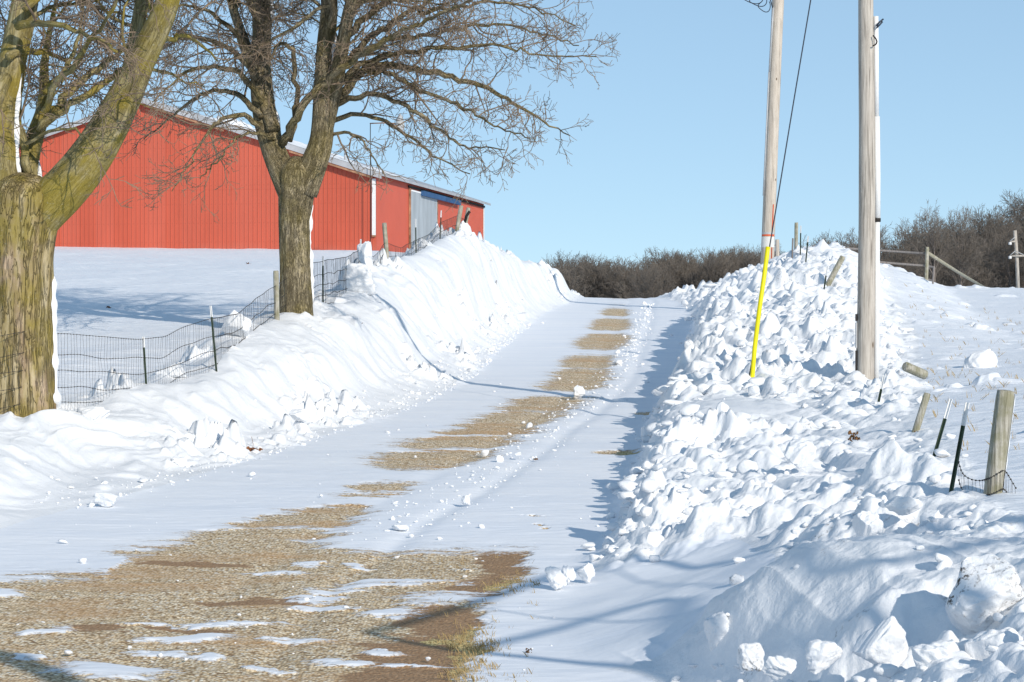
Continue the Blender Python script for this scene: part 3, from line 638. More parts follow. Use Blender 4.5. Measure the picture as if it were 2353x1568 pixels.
def big_tree(name, label, d0, trunk, limbs, tall, seed, bmat, lmat, dens=1., plaster=()):
    r = random.Random(seed); loc = P(trunk[0][0], trunk[0][1], d0); t = thing(name, label, 'tree', loc)
    tr = MB(); tk = interp_path(limb3(trunk, d0, 0), 90); tk[:,3] *= .88 if d0 > 40 else .93; tr.tube(tk[:,:3], tk[:,3], 96, True, wob); tr.build('trunk', bmat, t, off=loc, bark=True)
    lm, tw = MB(), MB(); store = []
    for (pts, dd, dn, big, lev) in limbs:
        L3 = limb3(pts, d0, dd); ln = np.sum(np.linalg.norm(np.diff(L3[:,:3], axis=0), axis=1)); n = max(8, int(ln*7)); pa = interp_path(L3, n)
        if not big:
            for k in range(1, n-1): pa[k,:3] += np.array([r.gauss(0,.022), r.gauss(0,.05), r.gauss(0,.022)])*min(1, ln/3)
        (lm).tube(pa[:,:3], pa[:,3], 40 if big else 10, True, wob if big else None); store.append(pa)
        pr = dict(PR); sprout((lm, tw), r, pa[:,:3], pa[:,3], ln, lev, pr, .25 if big else .12, dens*dn)
    for (X, Y, w, dd, ux, uy, uz, L) in tall:      # limbs that carry on above the frame
        q = P(X, Y, d0+dd); pr = dict(PR); grow((lm, tw), r, q, unit(np.array([ux,uy,uz])), L, w/F*d0/2, 0, pr)
    lm.build('limbs', lmat, t, off=loc, bark=True); tw.build('twigs', M['twig'], t, off=loc)
    # snow plastered by the wind on the right-hand side
    for (idx, t0, t1, wd, ang, sd) in plaster:
        pa = tk if idx < 0 else store[idx]; n = len(pa); pa = interp_path(pa, 160); a, b = int(t0*159), int(t1*159); V, Q = [], []
        rows = b-a+1; K = 9; tg = np.gradient(pa[:,:3], axis=0)
        for i in range(rows):
            q = pa[a+i]; T_ = unit(tg[a+i]); e = np.array([math.cos(ang), math.sin(ang), 0.]); e = unit(e-e@T_*T_); f2 = np.cross(T_, e)
            s = i/5.; w0 = wd*(.35+1.3*max(0, .5+float(perlin(np.array([s*.55]), np.array([sd*1.7]), sd)[0])))*min(1, i/4, (rows-1-i)/4)
            for k in range(K):
                u = (k/(K-1)-.5)*2; an = u*w0+.07*float(perlin(np.array([s*.5]), np.array([3.3]), sd+4)[0]); R = q[3]*1.07+.035*(1-u*u)*(w0/(wd+.01))-.02*(abs(u) > .99)
                V.append(q[:3]+R*(math.cos(an)*e+math.sin(an)*f2))
        for i in range(rows-1):
            for k in range(K-1): Q.append([i*K+k, i*K+k+1, (i+1)*K+k+1, (i+1)*K+k])
        mb = MB(); mb.add(V, Q); mb.build('plastered_snow', M['snow'], t, off=loc)
    return t
# tree nearest the road on the left, forked trunk
T2_trunk = [(680,740,96),(680,715,88),(678,640,80),(676,560,78),(676,500,80),(680,450,92),(682,415,104),(684,392,100),(686,372,70),(687,360,30)]
T2 = [
([(672,440,70),(650,395,62),(628,350,54),(612,290,54),(602,225,52),(598,150,46),(602,70,43),(600,0,42),(598,-120,36),(590,-300,22),(580,-480,8)], 1.5, 1., True, 0),
([(695,440,72),(718,385,62),(738,330,54),(742,270,48),(742,200,42),(748,110,42),(756,30,38),(760,-100,32),(775,-300,22),(790,-500,8)], -1.2, 1., True, 0),
([(630,300,32),(604,225,30),(578,140,26),(556,80,22),(535,20,20),(520,-60,16),(490,-220,8)], 3., 1., True, 0),
([(745,300,40),(762,240,34),(775,170,34),(788,100,30),(800,30,28),(830,-80,22),(880,-250,9)], -2.5, 1., True, 0),
([(748,262,24),(790,205,22),(835,160,19),(890,145,17),(960,160,15),(1030,175,13),(1100,196,11),(1180,235,8),(1240,275,5),(1310,312,2.5)], 1.0, 1.5, False, 1),
([(650,330,20),(672,290,19),(700,235,19),(750,185,17),(820,130,15),(880,95,13),(950,60,10),(1040,20,7),(1140,-30,4)], -4., 1.3, False, 1),
([(770,210,17),(820,150,15),(880,128,13),(960,118,11),(1040,108,9),(1130,102,7),(1250,128,4),(1370,130,2.5)], -2., 1.6, False, 1),
([(760,250,16),(800,225,14),(860,215,12),(930,240,10),(990,285,8),(1040,325,6),(1090,340,4),(1160,345,2.5)], -2.5, 1.5, False, 1),
([(758,280,13),(800,262,11),(850,262,9),(910,290,8),(960,330,6),(1010,370,4),(1080,400,2.5)], 1.5, 1.4, False, 1),
([(775,170,18),(840,95,15),(900,50,12),(970,10,9),(1050,-30,5)], 3., 1.5, False, 1),
([(790,90,18),(850,30,15),(920,-20,11),(1010,-60,7),(1150,-100,3)], -1.5, 1.5, False, 1),
([(835,158,13),(900,170,11),(960,205,9),(1030,230,8),(1090,260,6),(1150,300,4),(1230,320,2.5)], -3.5, 1.5, False, 1),
([(900,90,11),(980,85,9),(1060,60,8),(1150,55,6),(1240,75,4),(1330,105,2.5)], 2., 1.6, False, 1),
([(960,30,10),(1040,20,8),(1130,0,6),(1230,20,4),(1320,60,2.5)], -1., 1.6, False, 1),
([(665,325,14),(678,285,13),(682,200,12),(676,120,11),(662,96,10),(640,100,8),(620,135,5)], -1.5, 1., False, 1),
([(605,235,16),(570,185,14),(530,158,12),(480,150,10),(430,165,8),(390,195,5),(350,235,2.5)], -1.5, 1.3, False, 1),
([(600,270,15),(560,225,13),(520,205,11),(470,215,9),(420,245,7),(370,290,4),(330,320,2.5)], 2., 1.2, False, 1),
([(600,290,14),(560,262,12),(510,262,9),(480,300,7),(450,340,5),(425,400,3),(395,440,2)], -2., 1.3, False, 1),
([(590,180,15),(540,115,12),(480,90,10),(420,85,8),(370,110,5),(330,150,2.5)], 1.5, 1.2, False, 1),
([(575,130,14),(530,60,11),(470,20,8),(400,10,5)], -2., 1.2, False, 1),
([(630,320,10),(590,300,8),(540,320,6),(500,370,4),(460,410,2.5)], -2.5, 1.3, False, 1),
([(740,330,9),(775,300,8),(820,310,6),(850,350,4),(880,400,2.5)], -1.5, 1.2, False, 1),
]
T2_tall = [(600,-50,22,0,-.5,.3,.8,5.),(600,-150,20,0,.2,-.5,.9,4.5),(760,-60,24,0,.5,.4,.8,5.5),(760,-160,20,0,.1,-.6,.9,4.5),(560,80,16,1,-.6,.6,.6,4.),(760,60,18,-1,.5,-.6,.6,4.),(600,60,18,0,-.3,-.7,.6,4),(800,0,16,-1,.8,.3,.6,4.5),(530,0,14,1,-.9,.2,.5,4.)]
big_tree('maple_tree', 'bare tree whose straight ridged trunk forks into two stems before the red barn', 47., T2_trunk, T2, T2_tall, 21, M['bark_mid'], M['bark_mid'], .58,
    plaster=[(-1,.12,.72,.16,.18,5),(0,.42,.62,.2,.2,6),(1,.30,.40,.5,-.1,7),(1,.55,.70,.3,.1,9),(0,.15,.22,.3,.3,19)])
T1_trunk = [(45,1010,190),(46,960,176),(46,880,166),(46,780,158),(48,680,152),(50,600,150),(54,540,156),(58,490,170),(60,455,172),(63,430,150),(66,412,110),(68,400,50)]
T1 = [
([(75,510,110),(115,468,108),(165,418,104),(215,350,94),(255,285,84),(290,215,74),(322,145,66),(352,85,60),(382,20,55),(400,-60,50),(430,-300,30),(460,-600,8)], -1., .9, True, 0),
([(286,235,40),(298,160,34),(312,80,32),(328,0,32),(340,-80,28),(350,-300,10)], 1.5, 1., True, 0),
([(20,520,110),(8,430,86),(4,340,72),(6,250,66),(25,150,62),(48,60,62),(62,-20,58),(70,-200,36),(60,-500,10)], 1., .9, True, 0),
([(70,500,60),(66,430,50),(66,370,44),(78,315,40),(98,265,34),(104,215,28),(100,160,20),(110,90,14),(130,0,9)], 2.5, 1., True, 0),
([(66,400,20),(56,340,20),(44,290,16),(40,240,12),(52,190,8),(60,120,5)], 1., 1.2, False, 1),
([(98,285,24),(140,240,20),(180,195,18),(230,150,14),(290,110,12),(330,70,9),(400,20,5)], 3., 1.3, False, 1),
([(100,260,18),(120,210,16),(160,160,14),(200,110,12),(240,50,9),(280,-20,6)], -2., 1.3, False, 1),
([(90,300,18),(150,250,18),(200,215,16),(250,185,14),(290,150,11),(350,150,8),(410,180,5),(470,200,3)], 1.5, 1.2, False, 1),
([(10,180,36),(-10,230,34),(-20,280,20)], -1., .5, True, 1),
([(40,60,22),(90,50,16),(150,60,12),(220,90,9),(270,120,5)], -2., 1.5, False, 1),
([(55,20,20),(100,-20,15),(160,-10,11),(230,20,8),(300,40,4)], 2., 1.4, False, 1),
([(20,130,20),(70,110,15),(120,120,11),(160,150,8),(200,200,4)], 2.5, 1.4, False, 1),
([(104,215,14),(140,180,12),(170,120,10),(190,60,8),(190,-20,5)], 1., 1.4, False, 1),
([(330,120,16),(380,85,13),(420,80,10),(460,100,7),(500,140,4)], 2., 1.2, False, 1),
([(60,330,9),(110,300,8),(160,290,6),(200,320,4),(230,360,2)], -1.5, 1.2, False, 1),
]
T1_tall = [(400,-80,30,-1,.4,.3,.8,5.),(400,-150,24,-1,.6,-.4,.7,4.5),(60,-100,30,1,-.4,.5,.8,5.),(60,-160,26,1,.4,-.3,.8,4.5),(340,-60,20,1,-.1,.7,.7,4.)]
t1 = big_tree('maple_tree', 'massive old mossy bare tree at the left edge with a thick limb leaning right', 34., T1_trunk, T1, T1_tall, 5, M['bark_old'], M['bark_limb'], .42,
    plaster=[(-1,.10,.62,.17,.12,15),(2,.10,.34,.16,-.3,18),(3,.04,.22,.2,-.2,8)])
# added unseen tree, its limbs laid out to throw shadows on the lower right
def on_ground(X, Y):
    d = 12.
    while d < 60:
        p = P(X, Y, d)
        if p[2] < float(base(np.array([p[0]]), np.array([p[1]]))[0]): return p
        d += .05
    return p
def caster():
    t = thing('bare_tree', 'added bare tree outside the frame, shaped to cast shadows across the lower right snow', 'tree', (14.5,-2,-2.6))
    lm, tw = MB(), MB(); r = random.Random(3); loc = np.array([14.5,-2,-2.6])
    bands = [([(850,1452),(1000,1412),(1150,1368),(1300,1312),(1380,1280)], 14, .045, .07), ([(1090,1492),(1250,1452),(1400,1410),(1560,1368),(1750,1320),(2020,1325),(2150,1280),(2300,1235)], 14, .045, .06),
        ([(850,1452),(960,1478),(1100,1502),(1300,1515),(1500,1530),(1700,1500)], 14, .045, .08), ([(1060,1388),(1200,1412),(1330,1428),(1500,1428)], 12.5, .012, .03), ([(1350,1310),(1480,1325),(1650,1358)], 12.5, .014, .03),
        ([(-60,1490),(40,1510),(130,1545),(200,1600)], 15, .15, .13)]
    top = loc+np.array([0,0,4.2])
    lm.tube(interp_path([[*loc,.42],[*(loc+[.1,.1,2]),.36],[*top,.34]], 20)[:,:3], np.linspace(.45,.33,20), 24)
    for (pts, tt, ra, rb) in bands:
        q = [on_ground(*p)+SUN*tt for p in pts]; q.append(q[-1]*.5+top*.5+np.array([0,0,.3])); q.append(top-np.array([0,0,.2]))
        pa = interp_path(np.array([[*a, ra+(rb-ra)*i/(len(q)-1)] for i, a in enumerate(q)]), 40); lm.tube(pa[:,:3], pa[:,3], 10)
    lm.build('limbs', M['twig'], t, off=loc)
caster()

# ------------------------------------------------------------------ far woodland
def far_variant(seed, hgt=12., slim=.5, dens=1., t0=.16):
    r = random.Random(seed); a, b = MB(), MB()
    pr = dict(seg=[8,6,4,3,2], wig=[.10,.15,.2,.24,.24], up=[.06,.08,.06,.03,0], sides=[6,4,3,3,3], num=[2.0*dens,2.3,3.2,4.6], ang=[(18,48),(20,50),(22,50),(22,50)], len=[hgt*.40*(.6+slim),hgt*.19,hgt*.10,hgt*.055], rmin=.012, split=2, thin=.018)
    p = np.zeros(3); pts = [p.copy()]; d = np.array([0,0,1.])
    for i in range(10): d = unit(d+perp(r, d)*.12*r.random()+np.array([0,0,.1])); pts.append(pts[-1]+d*hgt*.8/10)
    rr = np.linspace(hgt*.016, hgt*.003, 11); a.tube(pts, rr, 7, cap=False); sprout((a, b), r, np.array(pts), rr, hgt*.8, 0, pr, t0)
    A = mk_mesh('trunk', np.vstack(a.V), np.vstack(a.Q), mats=[M['far_bark']]); B = mk_mesh('crown', np.vstack(b.V), np.vstack(b.Q), mats=[M['far_twig']]); return A, B
FV = [far_variant(100+i, 12., .35+.1*(i%4), 1.0+.25*(i%3)) for i in range(7)]+[far_variant(200+i, 12., .28+.12*(i%2), 1.15, .42) for i in range(5)]
FH = [max(np.max([v.co.z for v in b.vertices]), 1) for a, b in FV]
def far_tree(X, Ytop, d, v, label, group, name='bare_tree', wide=1.):
    x = (X-CX)/F*d; zb = float(base(np.array([x]), np.array([float(d)]))[0])-.2; ht = (CY-Ytop)/F*d-zb; s = ht/FH[v]
    t = thing(name, label, 'tree', (x, d, zb), group, rnd.random()*6.28)
    for nm, me in zip(('trunk','crown'), FV[v]): o = link(nm, me, t)
    t.scale = (s*wide, s*wide, s)
def topline(X):
    return np.interp(X, [-200,1180,1260,1320,1380,1450,1540,1600,1650,1700,1760,1800,1860,1900,1950,2000,2060,2110,2180,2240,2300,2360,2700], [600,600,604,583,588,596,572,586,570,560,562,585,560,532,526,522,508,512,505,484,456,432,420])
for row, (dd, cnt, off) in enumerate(((232, 34, 4), (246, 34, -2), (262, 36, 0), (290, 34, 2))):
    for k in range(cnt):
        X = 1268+(k+rnd.random()*.8)/cnt*562
        far_tree(X, topline(X)+off+rnd.uniform(-12, 22)+row%2*4, dd+rnd.uniform(-5,5), rnd.randrange(7), 'bare brown tree in the dense far wood beyond the driveway crest', 'trees of the far wood beyond the driveway crest', wide=.95)
for row, (dd, cnt, off) in enumerate(((168, 16, 36), (180, 18, 12), (195, 22, -4), (215, 26, -2))):
    for k in range(cnt):
        X = 1840+(k+rnd.random()*.8)/cnt*700
        far_tree(X, topline(X)+off+rnd.uniform(-10, 40), dd+rnd.uniform(-5,5), 7+rnd.randrange(5) if rnd.random() < .7 else rnd.randrange(7), 'bare tree in the wood at the edge of the right field', 'trees of the wood behind the right field')
far_tree(2148, 456, 150, 8, 'tall bare tree with a rounded crown, left one of the pair above the wood', None, wide=.9)
far_tree(2212, 462, 151, 10, 'tall bare tree with a rounded crown, right one of the pair above the wood', None, wide=.9)
far_tree(1530, 610, 200, 9, 'paler bare tree standing in front of the far wood just beyond the crest', None, wide=1.2)
# brushy undergrowth of the woods (uncountable)
def brush(name, label, X0, X1, d0, d1, n, h):
    mb = MB(); r = random.Random(9)
    V, T = [], []
    for k in range(n):
        X = r.uniform(X0, X1); d = r.uniform(d0, d1); x = (X-CX)/F*d; z = float(base(np.array([x]), np.array([d]))[0]); hh = h*r.uniform(.4,1)
        p = np.array([x,d,z-.3]); dr = unit(np.array([r.gauss(0,.32), r.gauss(0,.3), 1]))
        w = .02*r.uniform(.6,1.6); b = len(V); e = p+dr*hh; m_ = p+dr*hh*.5+np.array([r.gauss(0,.15)]*3)
        sd = np.array([w,0,0]); se = np.array([0,w,0])
        V += [p-sd, p+sd, m_+sd*.7, m_-sd*.7, e]; T += [[b,b+1,b+2],[b,b+2,b+3],[b+3,b+2,b+4]]
        V += [p-se, p+se, m_+se*.7, m_-se*.7, e]; c = b+5; T += [[c,c+1,c+2],[c,c+2,c+3],[c+3,c+2,c+4]]
    m = mk_mesh(name, V, tris=T, mats=[M['far_twig']]); tag(link(name, m), label, 'undergrowth', kind='stuff')
brush('undergrowth', 'thicket of thin stems filling the far wood beyond the crest', 1266, 1840, 228, 300, 24000, 3.6)
brush('undergrowth', 'thicket of thin stems filling the wood behind the right field', 1820, 2560, 165, 250, 14000, 2.8)

# ------------------------------------------------------------------ barn
def barn():
    c0 = np.array([-6.73,120.,0]); s = np.array([.191,.982,0]); s = unit(s); g = np.array([-s[1], s[0], 0]); W, Ls = 24.2, 26.3; zb, ze = 3.2, 8.26; pitch = .32
    nrm = -s; side_n = -g
    t = thing('barn', 'long low pitched red metal barn with a grey sliding door on its right side', 'barn', c0+[0,0,4.5]); loc = c0+np.array([0,0,4.5])
    zr = lambda u: ze+pitch*(W/2-abs(u-W/2))
    mb = MB(); pu = []; u = 0
    while u < W:
        for a, o in ((0,0),(.16,0),(.175,.028),(.2,.028),(.215,0)): pu.append((u+a, o))
        u += .228
    pu = [(min(a, W), o) for a, o in pu]+[(W, 0)]; V = []
    for a, o in pu:
        q = c0+g*a+nrm*o; V += [[q[0],q[1],zb],[q[0],q[1],zr(a)]]
    k = np.arange(len(pu)-1)*2; mb.add(V, np.stack([k, k+1, k+3, k+2], -1)); mb.build('gable_wall', M['red'], t, False, loc)
    mb = MB(); V = []; v = 0; pv = []
    while v < Ls:
        for a, o in ((0,0),(.18,0),(.19,.012),(.21,.012),(.22,0)): pv.append((v+a, o))
        v += .228
    pv = [(min(a, Ls), o) for a, o in pv]+[(Ls, 0)]
    for a, o in pv:
        q = c0+s*a+side_n*o; V += [[q[0],q[1],zb],[q[0],q[1],ze]]
    k = np.arange(len(pv)-1)*2; mb.add(V, np.stack([k, k+2, k+3, k+1], -1)); mb.build('side_wall', M['red2'], t, False, loc)
    mb = MB(); far = c0+s*Ls; V = [[*(far)[:2],zb],[*(far+g*W)[:2],zb],[*(far+g*W)[:2],ze],[*(far+g*W/2)[:2],zr(W/2)],[*far[:2],ze],[*(c0+g*W)[:2],zb],[*(c0+g*W)[:2],ze]]
    mb.add(V, [[0,1,2,4],[1,5,6,2]], [[2,3,4]]); mb.build('rear_wall', M['red2'], t, False, loc)
    # roof planes with thickness and overhang
    for nm, sg in (('roof', 1), ('roof', -1)):
        u0, u1 = (W/2, -.35) if sg > 0 else (W/2, W+.35); mb = MB(); V = []
        for vv in (-.35, Ls+.4):
            for uu in (u0, u1):
                q = c0+g*uu+s*vv; z = ze+pitch*(W/2-abs(uu-W/2))
                V += [[q[0],q[1],z+.03],[q[0],q[1],z+.16]]
        mb.add(V, [[0,2,6,4],[1,5,7,3],[0,1,3,2],[4,6,7,5],[2,3,7,6],[0,4,5,1]])
        rf = mb.build(nm, M['roof'], t, False, loc)
        if sg > 0:   # standing ribs
            mb = MB(); vv = 0
            while vv < Ls:
                a = c0+g*u0+s*vv; b = c0+g*u1+s*vv; a[2] = zr(W/2)+.17; b[2] = ze-pitch*.35+.17; mb.tube([a, b], .022, 4); vv += .6
            mb.build('roof_ribs', M['roof'], rf, False)
    def strip(nm, mat, u0, u1, z0, z1, off, th=.04):
        mb = MB(); V = []
        for uu in (u0, u1):
            for zo in (z0, z1):
                for o in (off, off+th):
                    q = c0+g*uu+nrm*o; V.append([q[0],q[1], ze+pitch*(W/2-abs(uu-W/2))+zo])
        mb.add(V, [[0,1,3,2],[4,6,7,5],[0,4,5,1],[2,3,7,6],[0,2,6,4],[1,5,7,3]]); return mb.build(nm, mat, t, False, loc)
    strip('rake_trim', M['roof'], W/2, -.35, -.13, .14, .352); strip('rake_trim', M['roof'], W/2, W+.35, -.13, .14, .352)
    strip('rusty_flashing', M['rust'], W/2-.1, W/2-4.3, -.26, -.163, .33); strip('rusty_flashing', M['rust'], 4.4, .2, -.26, -.163, .33)
    # snow left on the right slope
    def slab(u0, u1, v0, v1, h, sd):
        nu, nv = 40, 30; V = []
        for i in range(nu):
            for j in range(nv):
                a = i/(nu-1); b = j/(nv-1); e = min(1, 6*min(a,1-a,b,1-b)); uu = u0+(u1-u0)*a+.35*float(perlin(np.array([b*5.]), np.array([a*2.]), sd)[0]); q = c0+g*uu+s*(v0+(v1-v0)*b)
                V.append([q[0],q[1], ze+pitch*uu+.17+h*e*(.7+.6*float(perlin(np.array([a*6]), np.array([b*6]), sd+1)[0]))])
        i = np.arange(nu-1)[:,None]*nv; j = np.arange(nv-1)[None]; Q = np.stack([i+j, i+nv+j, i+nv+j+1, i+j+1], -1).reshape(-1,4)
        mb = MB(); mb.add(V, Q); mb.build('roof_snow', M['snow'], t, True, loc)
    slab(4.2, 9.4, .2, 12, .20, 1); slab(.3, 4.4, -.25, 9, .09, 3); slab(7.6, 8.8, 1, 5, .36, 5)
    # corner trim, downspout, door, track hood
    def onside(nm, mat, v0, v1, z0, z1, th, off=.015, bev=0):
        mb = MB(); q = c0+s*(v0+v1)/2+side_n*(off+th/2); mb.box([q[0],q[1],(z0+z1)/2], [v1-v0, th, z1-z0], [s, side_n, [0,0,1]]); return mb.build(nm, mat, t, False, loc)
    def ongab(nm, mat, u0, u1, z0, z1, th, off=.03):
        mb = MB(); q = c0+g*(u0+u1)/2+nrm*(off+th/2); mb.box([q[0],q[1],(z0+z1)/2], [u1-u0, th, z1-z0], [g, nrm, [0,0,1]]); return mb.build(nm, mat, t, False, loc)
    ongab('downspout', M['white'], .02, .19, 5.25, 8.05, .12); ongab('downspout_foot', M['rust'], .02, .19, 5.17, 5.245, .10)
    dz0, dz1 = 3.4, 7.86
    dr = onside('sliding_door', M['door'], 7.0, 13.2, dz0, dz1, .05, .05)
    mb = MB(); vv = 7.1
    while vv < 13.1:
        q = c0+s*vv+side_n*.115; mb.box([q[0],q[1],(dz0+dz1)/2], [.03,.03,dz1-dz0-.1], [s, side_n, [0,0,1]]); vv += .23
    mb.build('door_ribs', M['door'], dr, False)
    onside('door_post', M['rust'], 6.80, 6.98, dz0, 8.0, .08, .03); onside('door_post', M['rust'], 13.22, 13.38, dz0, 7.9, .08, .03)
    onside('track_hood', M['blue'], 9.2, 18.6, 7.76, 8.02, .16, .12); onside('eave_board', M['dark'], 6.6, 26.3, 8.03, 8.15, .06, .03); onside('snow_on_door', M['snow'], 7.1, 13.1, 7.865, 7.95, .10, .02)
    onside('corner_trim', M['white'], 26.1, 26.3, 3.4, 8.0, .03, .02)
    mb = MB(); q = c0+s*1.5+g*2.0; mb.tube([[q[0],q[1],ze+pitch*2+.1],[q[0],q[1],ze+pitch*2+.72]], .06, 10); mb.tube([[q[0],q[1],ze+pitch*2+.7],[q[0],q[1],ze+pitch*2+.8]], .1, 10); mb.build('vent_pipe', M['metal'], t, True, loc)
    # yard light on a mast at the corner
    d = 118.; y = thing('yard_light', 'yard lamp with glass bowl on a thin mast above the barn roof corner', 'lamp', P(851,405,119.4)); l2 = P(851,405,119.4)
    mb = MB(); mb.tube([P(851,560,119.4), P(851,284,119.4)], .02, 8); mb.build('mast', M['dark'], y, off=l2)
    mb = MB(); mb.tube([P(850,284,119.4), P(880,283,119.2), P(908,284,119.)], .028, 8); mb.build('arm', M['rust'], y, off=l2)
    mb = MB(); mb.tube([P(919,262,119.), P(919,268,119.), P(919,274,119.), P(919,279,119.)], [.04,.12,.17,.2], 14); mb.build('lamp_housing', M['metal'], y, off=l2)
    mb = MB(); mb.tube([P(919,279,119.), P(919,290,119.), P(919,299,119.), P(919,303,119.)], [.21,.24,.2,.09], 14); mb.build('lamp_bowl', M['glass'], y, off=l2)
barn()

# ------------------------------------------------------------------ posts
def frame_of(a, b):
    z = unit(b-a); x = unit(np.cross([0,1.,0], z)); y = np.cross(z, x); return x, y, z
def tpost(Xt, Yt, Xb, Yb, d, tip, label, group='steel fence posts', dd=0., bury=.5):
    a = P(Xb, Yb, d); b = P(Xt, Yt, d+dd); x, y, z = frame_of(a, b); L = np.linalg.norm(b-a); t = thing('steel_fence_post', label, 'fence post', a, group)
    tl = tip/F*d; rz = math.radians(25); ca, sa = math.cos(rz), math.sin(rz); x, y = x*ca+y*sa, -x*sa+y*ca
    def part(nm, mat, s0, s1, gr=0.):
        mb = MB(); c = a+z*(s0+s1)/2; mb.box(c, [.034+gr,.007+gr,s1-s0], [x,y,z]); mb.box(c-y*(.0185+gr), [.007+gr,.03,s1-s0], [x,y,z]); return mb
    mb = part('post', M['tgreen'], -bury, L-tl)
    q = .1
    while q < L-tl-.03: mb.box(a+z*q+y*.009, [.012,.012,.012], [x,y,z]); q += .054
    mb.build('post', M['tgreen'], t, False, a); part('tip', M['white'], L-tl+.0005, L, .001).build('white_tip', M['white'], t, False, a); return t
def wpost(Xt, Yt, Xb, Yb, d, w, label, group='wooden fence posts', dd=0., mat='post', bury=.5, snow=False, sd=1, wb=None):
    a = P(Xb, Yb, d); b = P(Xt, Yt, d+dd); z = unit(b-a); R = w/F*d/2; R2 = R if wb is None else wb/F*d/2
    t = thing('wooden_fence_post', label, 'fence post', a, group)
    mb = MB(); n = 26; L = np.linalg.norm(b-a)+bury; pts = [a-z*bury+z*L*i/(n-1) for i in range(n)]; rr = np.linspace(R2, R, n); rr[-1] *= .93
    pts.append(pts[-1]+z*.004); rr = np.r_[rr, rr[-1]*.6]
    def w2(th, Ls, rad): return 1+.05*perlin(np.cos(th)*1.5+sd, np.sin(th)*1.5+Ls*.8, sd)-.07*sst(.35,.6,np.abs(perlin(th*3.2, Ls*.5+sd, sd+2)))
    mb.tube(pts, rr, 40, True, w2); V = mb.V[0]; hi = (V-a)@z > (L-bury)-.006; V[hi] += np.outer(.012*perlin(V[hi][:,0]*40, V[hi][:,1]*40, sd), z)
    mb.build('post', M[mat], t, True, a)
    if snow:
        mb = MB(); V = []; nr = 60; K = 7; x, y, _ = frame_of(a, b)
        for i in range(nr):
            s = i/(nr-1); q = a+z*(s*(L-bury)*.985); w0 = .42*(.5+.7*abs(float(perlin(np.array([s*5.]), np.array([sd*1.]), sd)[0])))*min(1, i/3, (nr-1-i)/3+.1)
            for k in range(K):
                u = (k/(K-1)-.5)*2; an = .12+u*w0; Rr = (R2+(R-R2)*s)*1.05+.012*(1-u*u)*(w0/.4)
                V.append(q+Rr*(math.cos(an)*x+math.sin(an)*y))
        Q = [[i*K+k, i*K+k+1, (i+1)*K+k+1, (i+1)*K+k] for i in range(nr-1) for k in range(K-1)]; mb.add(V, Q); mb.build('plastered_snow', M['snow'], t, True, a)
    return t
tpost(329,774,337,902,37.,25,'green steel post with white tip nearest the massive old tree on the left fence')
tpost(484,703,496,838,39.4,26,'green steel post with white tip at the dip of the left fence, second from left')
wpost(634,623,636,722,45.6,13,'grey round wooden post touching the left side of the forked tree trunk',sd=3)
tpost(742,589,742,696,50.,22,'green steel post with white tip just right of the forked tree')
tpost(829,550,829,612,57.,18,'steel post with white tip in front of the tall snow lump')
wpost(883,513,890,603,61.,10.5,'wooden post below the barn downspout on the left bank',sd=4)
tpost(955,504,956,578,66.,19,'steel post with white tip in front of the barn door')
tpost(1014,484,1011,546,72.,16,'slanted brownish steel post with white tip right of the barn door')
wpost(1060,473,1050,528,76.,10,'left one of two leaning wooden posts on top of the left bank',sd=5)
wpost(1077,478,1066,530,77.5,9.5,'right one of two leaning wooden posts on the left bank, crossed by a dark bar',sd=6)
t = tag((lambda mb: (mb.tube([P(1064,524,77.3), P(1072,497,77.2), P(1077,489,77.1), P(1080,486,77.1)], .045, 8), mb.build('bent_bar', M['dark']))[1])(MB()), 'black bent bar leaning on the rightmost wooden post of the left bank', 'bar')
# right side
wpost(2311,899,2281,1134,21.,42,'thick grey wooden post with split top and wire round its foot at the right edge',snow=True,sd=7,wb=43,bury=.9)
tpost(2222,925,2187,1116,21.4,54,'green steel post with long white tip beside the sagging wire, nearest the thick post')
tpost(2184,917,2150,1034,25.,47,'leaning green steel post with white tip, second steel post from the thick wooden post')
wpost(2131,905,2106,985,29.,17,'leaning weathered wooden post with a clod at its foot on the right bank',sd=8)
tpost(2031,862,2018,926,35.6,33,'short steel post with worn rusty tip right of the white pipe',bury=.4)
wpost(2080,842,2103,852,34.,22,'mossy wooden stub barely out of the snow below the snow boulder',sd=9,dd=-.12,bury=.2)
wpost(1937,590,1905,650,60.,13,'leaning wooden post on the right bank left of the utility pole',sd=10)
tpost(1901,612,1893,667,58.,22,'thin steel post beside the leaning wooden post on the right bank')
wpost(1830,512,1829,575,71.,8.5,'tall wooden post at the top of the right bank',sd=11,mat='post')
tpost(1840,519,1839,572,70.,17,'steel post with white tip just right of the tall post topping the right bank')
tpost(1857,543,1852,596,66.,14,'green steel post with short white tip lower on the right bank crest')
wpost(1822,548,1821,575,70.5,4,'dark short stake left of the tall post at the top of the right bank',sd=12,mat='rail')
wpost(2131,568,2128,658,82.,8.2,'wooden post at the right end of the rail fence',sd=13,mat='post',group=None)
wpost(2146,612,2143,660,80.,4.2,'thin grey rail post right of the rail fence end',sd=14,mat='rail',group=None)
b_ = wpost(1786,551,1787,618,86.,9.5,'squared brown timber post behind the pale utility pole',sd=15,mat='pole_pale',group=None)
o = tag((lambda mb: (mb.tube([P(1777,470,86.), P(1774,540,86.), P(1772,622,86.)], .022, 8), mb.build('marker_stake', M['orange']))[1])(MB()), 'thin orange marker stake against the right side of the pale utility pole', 'marker stake')
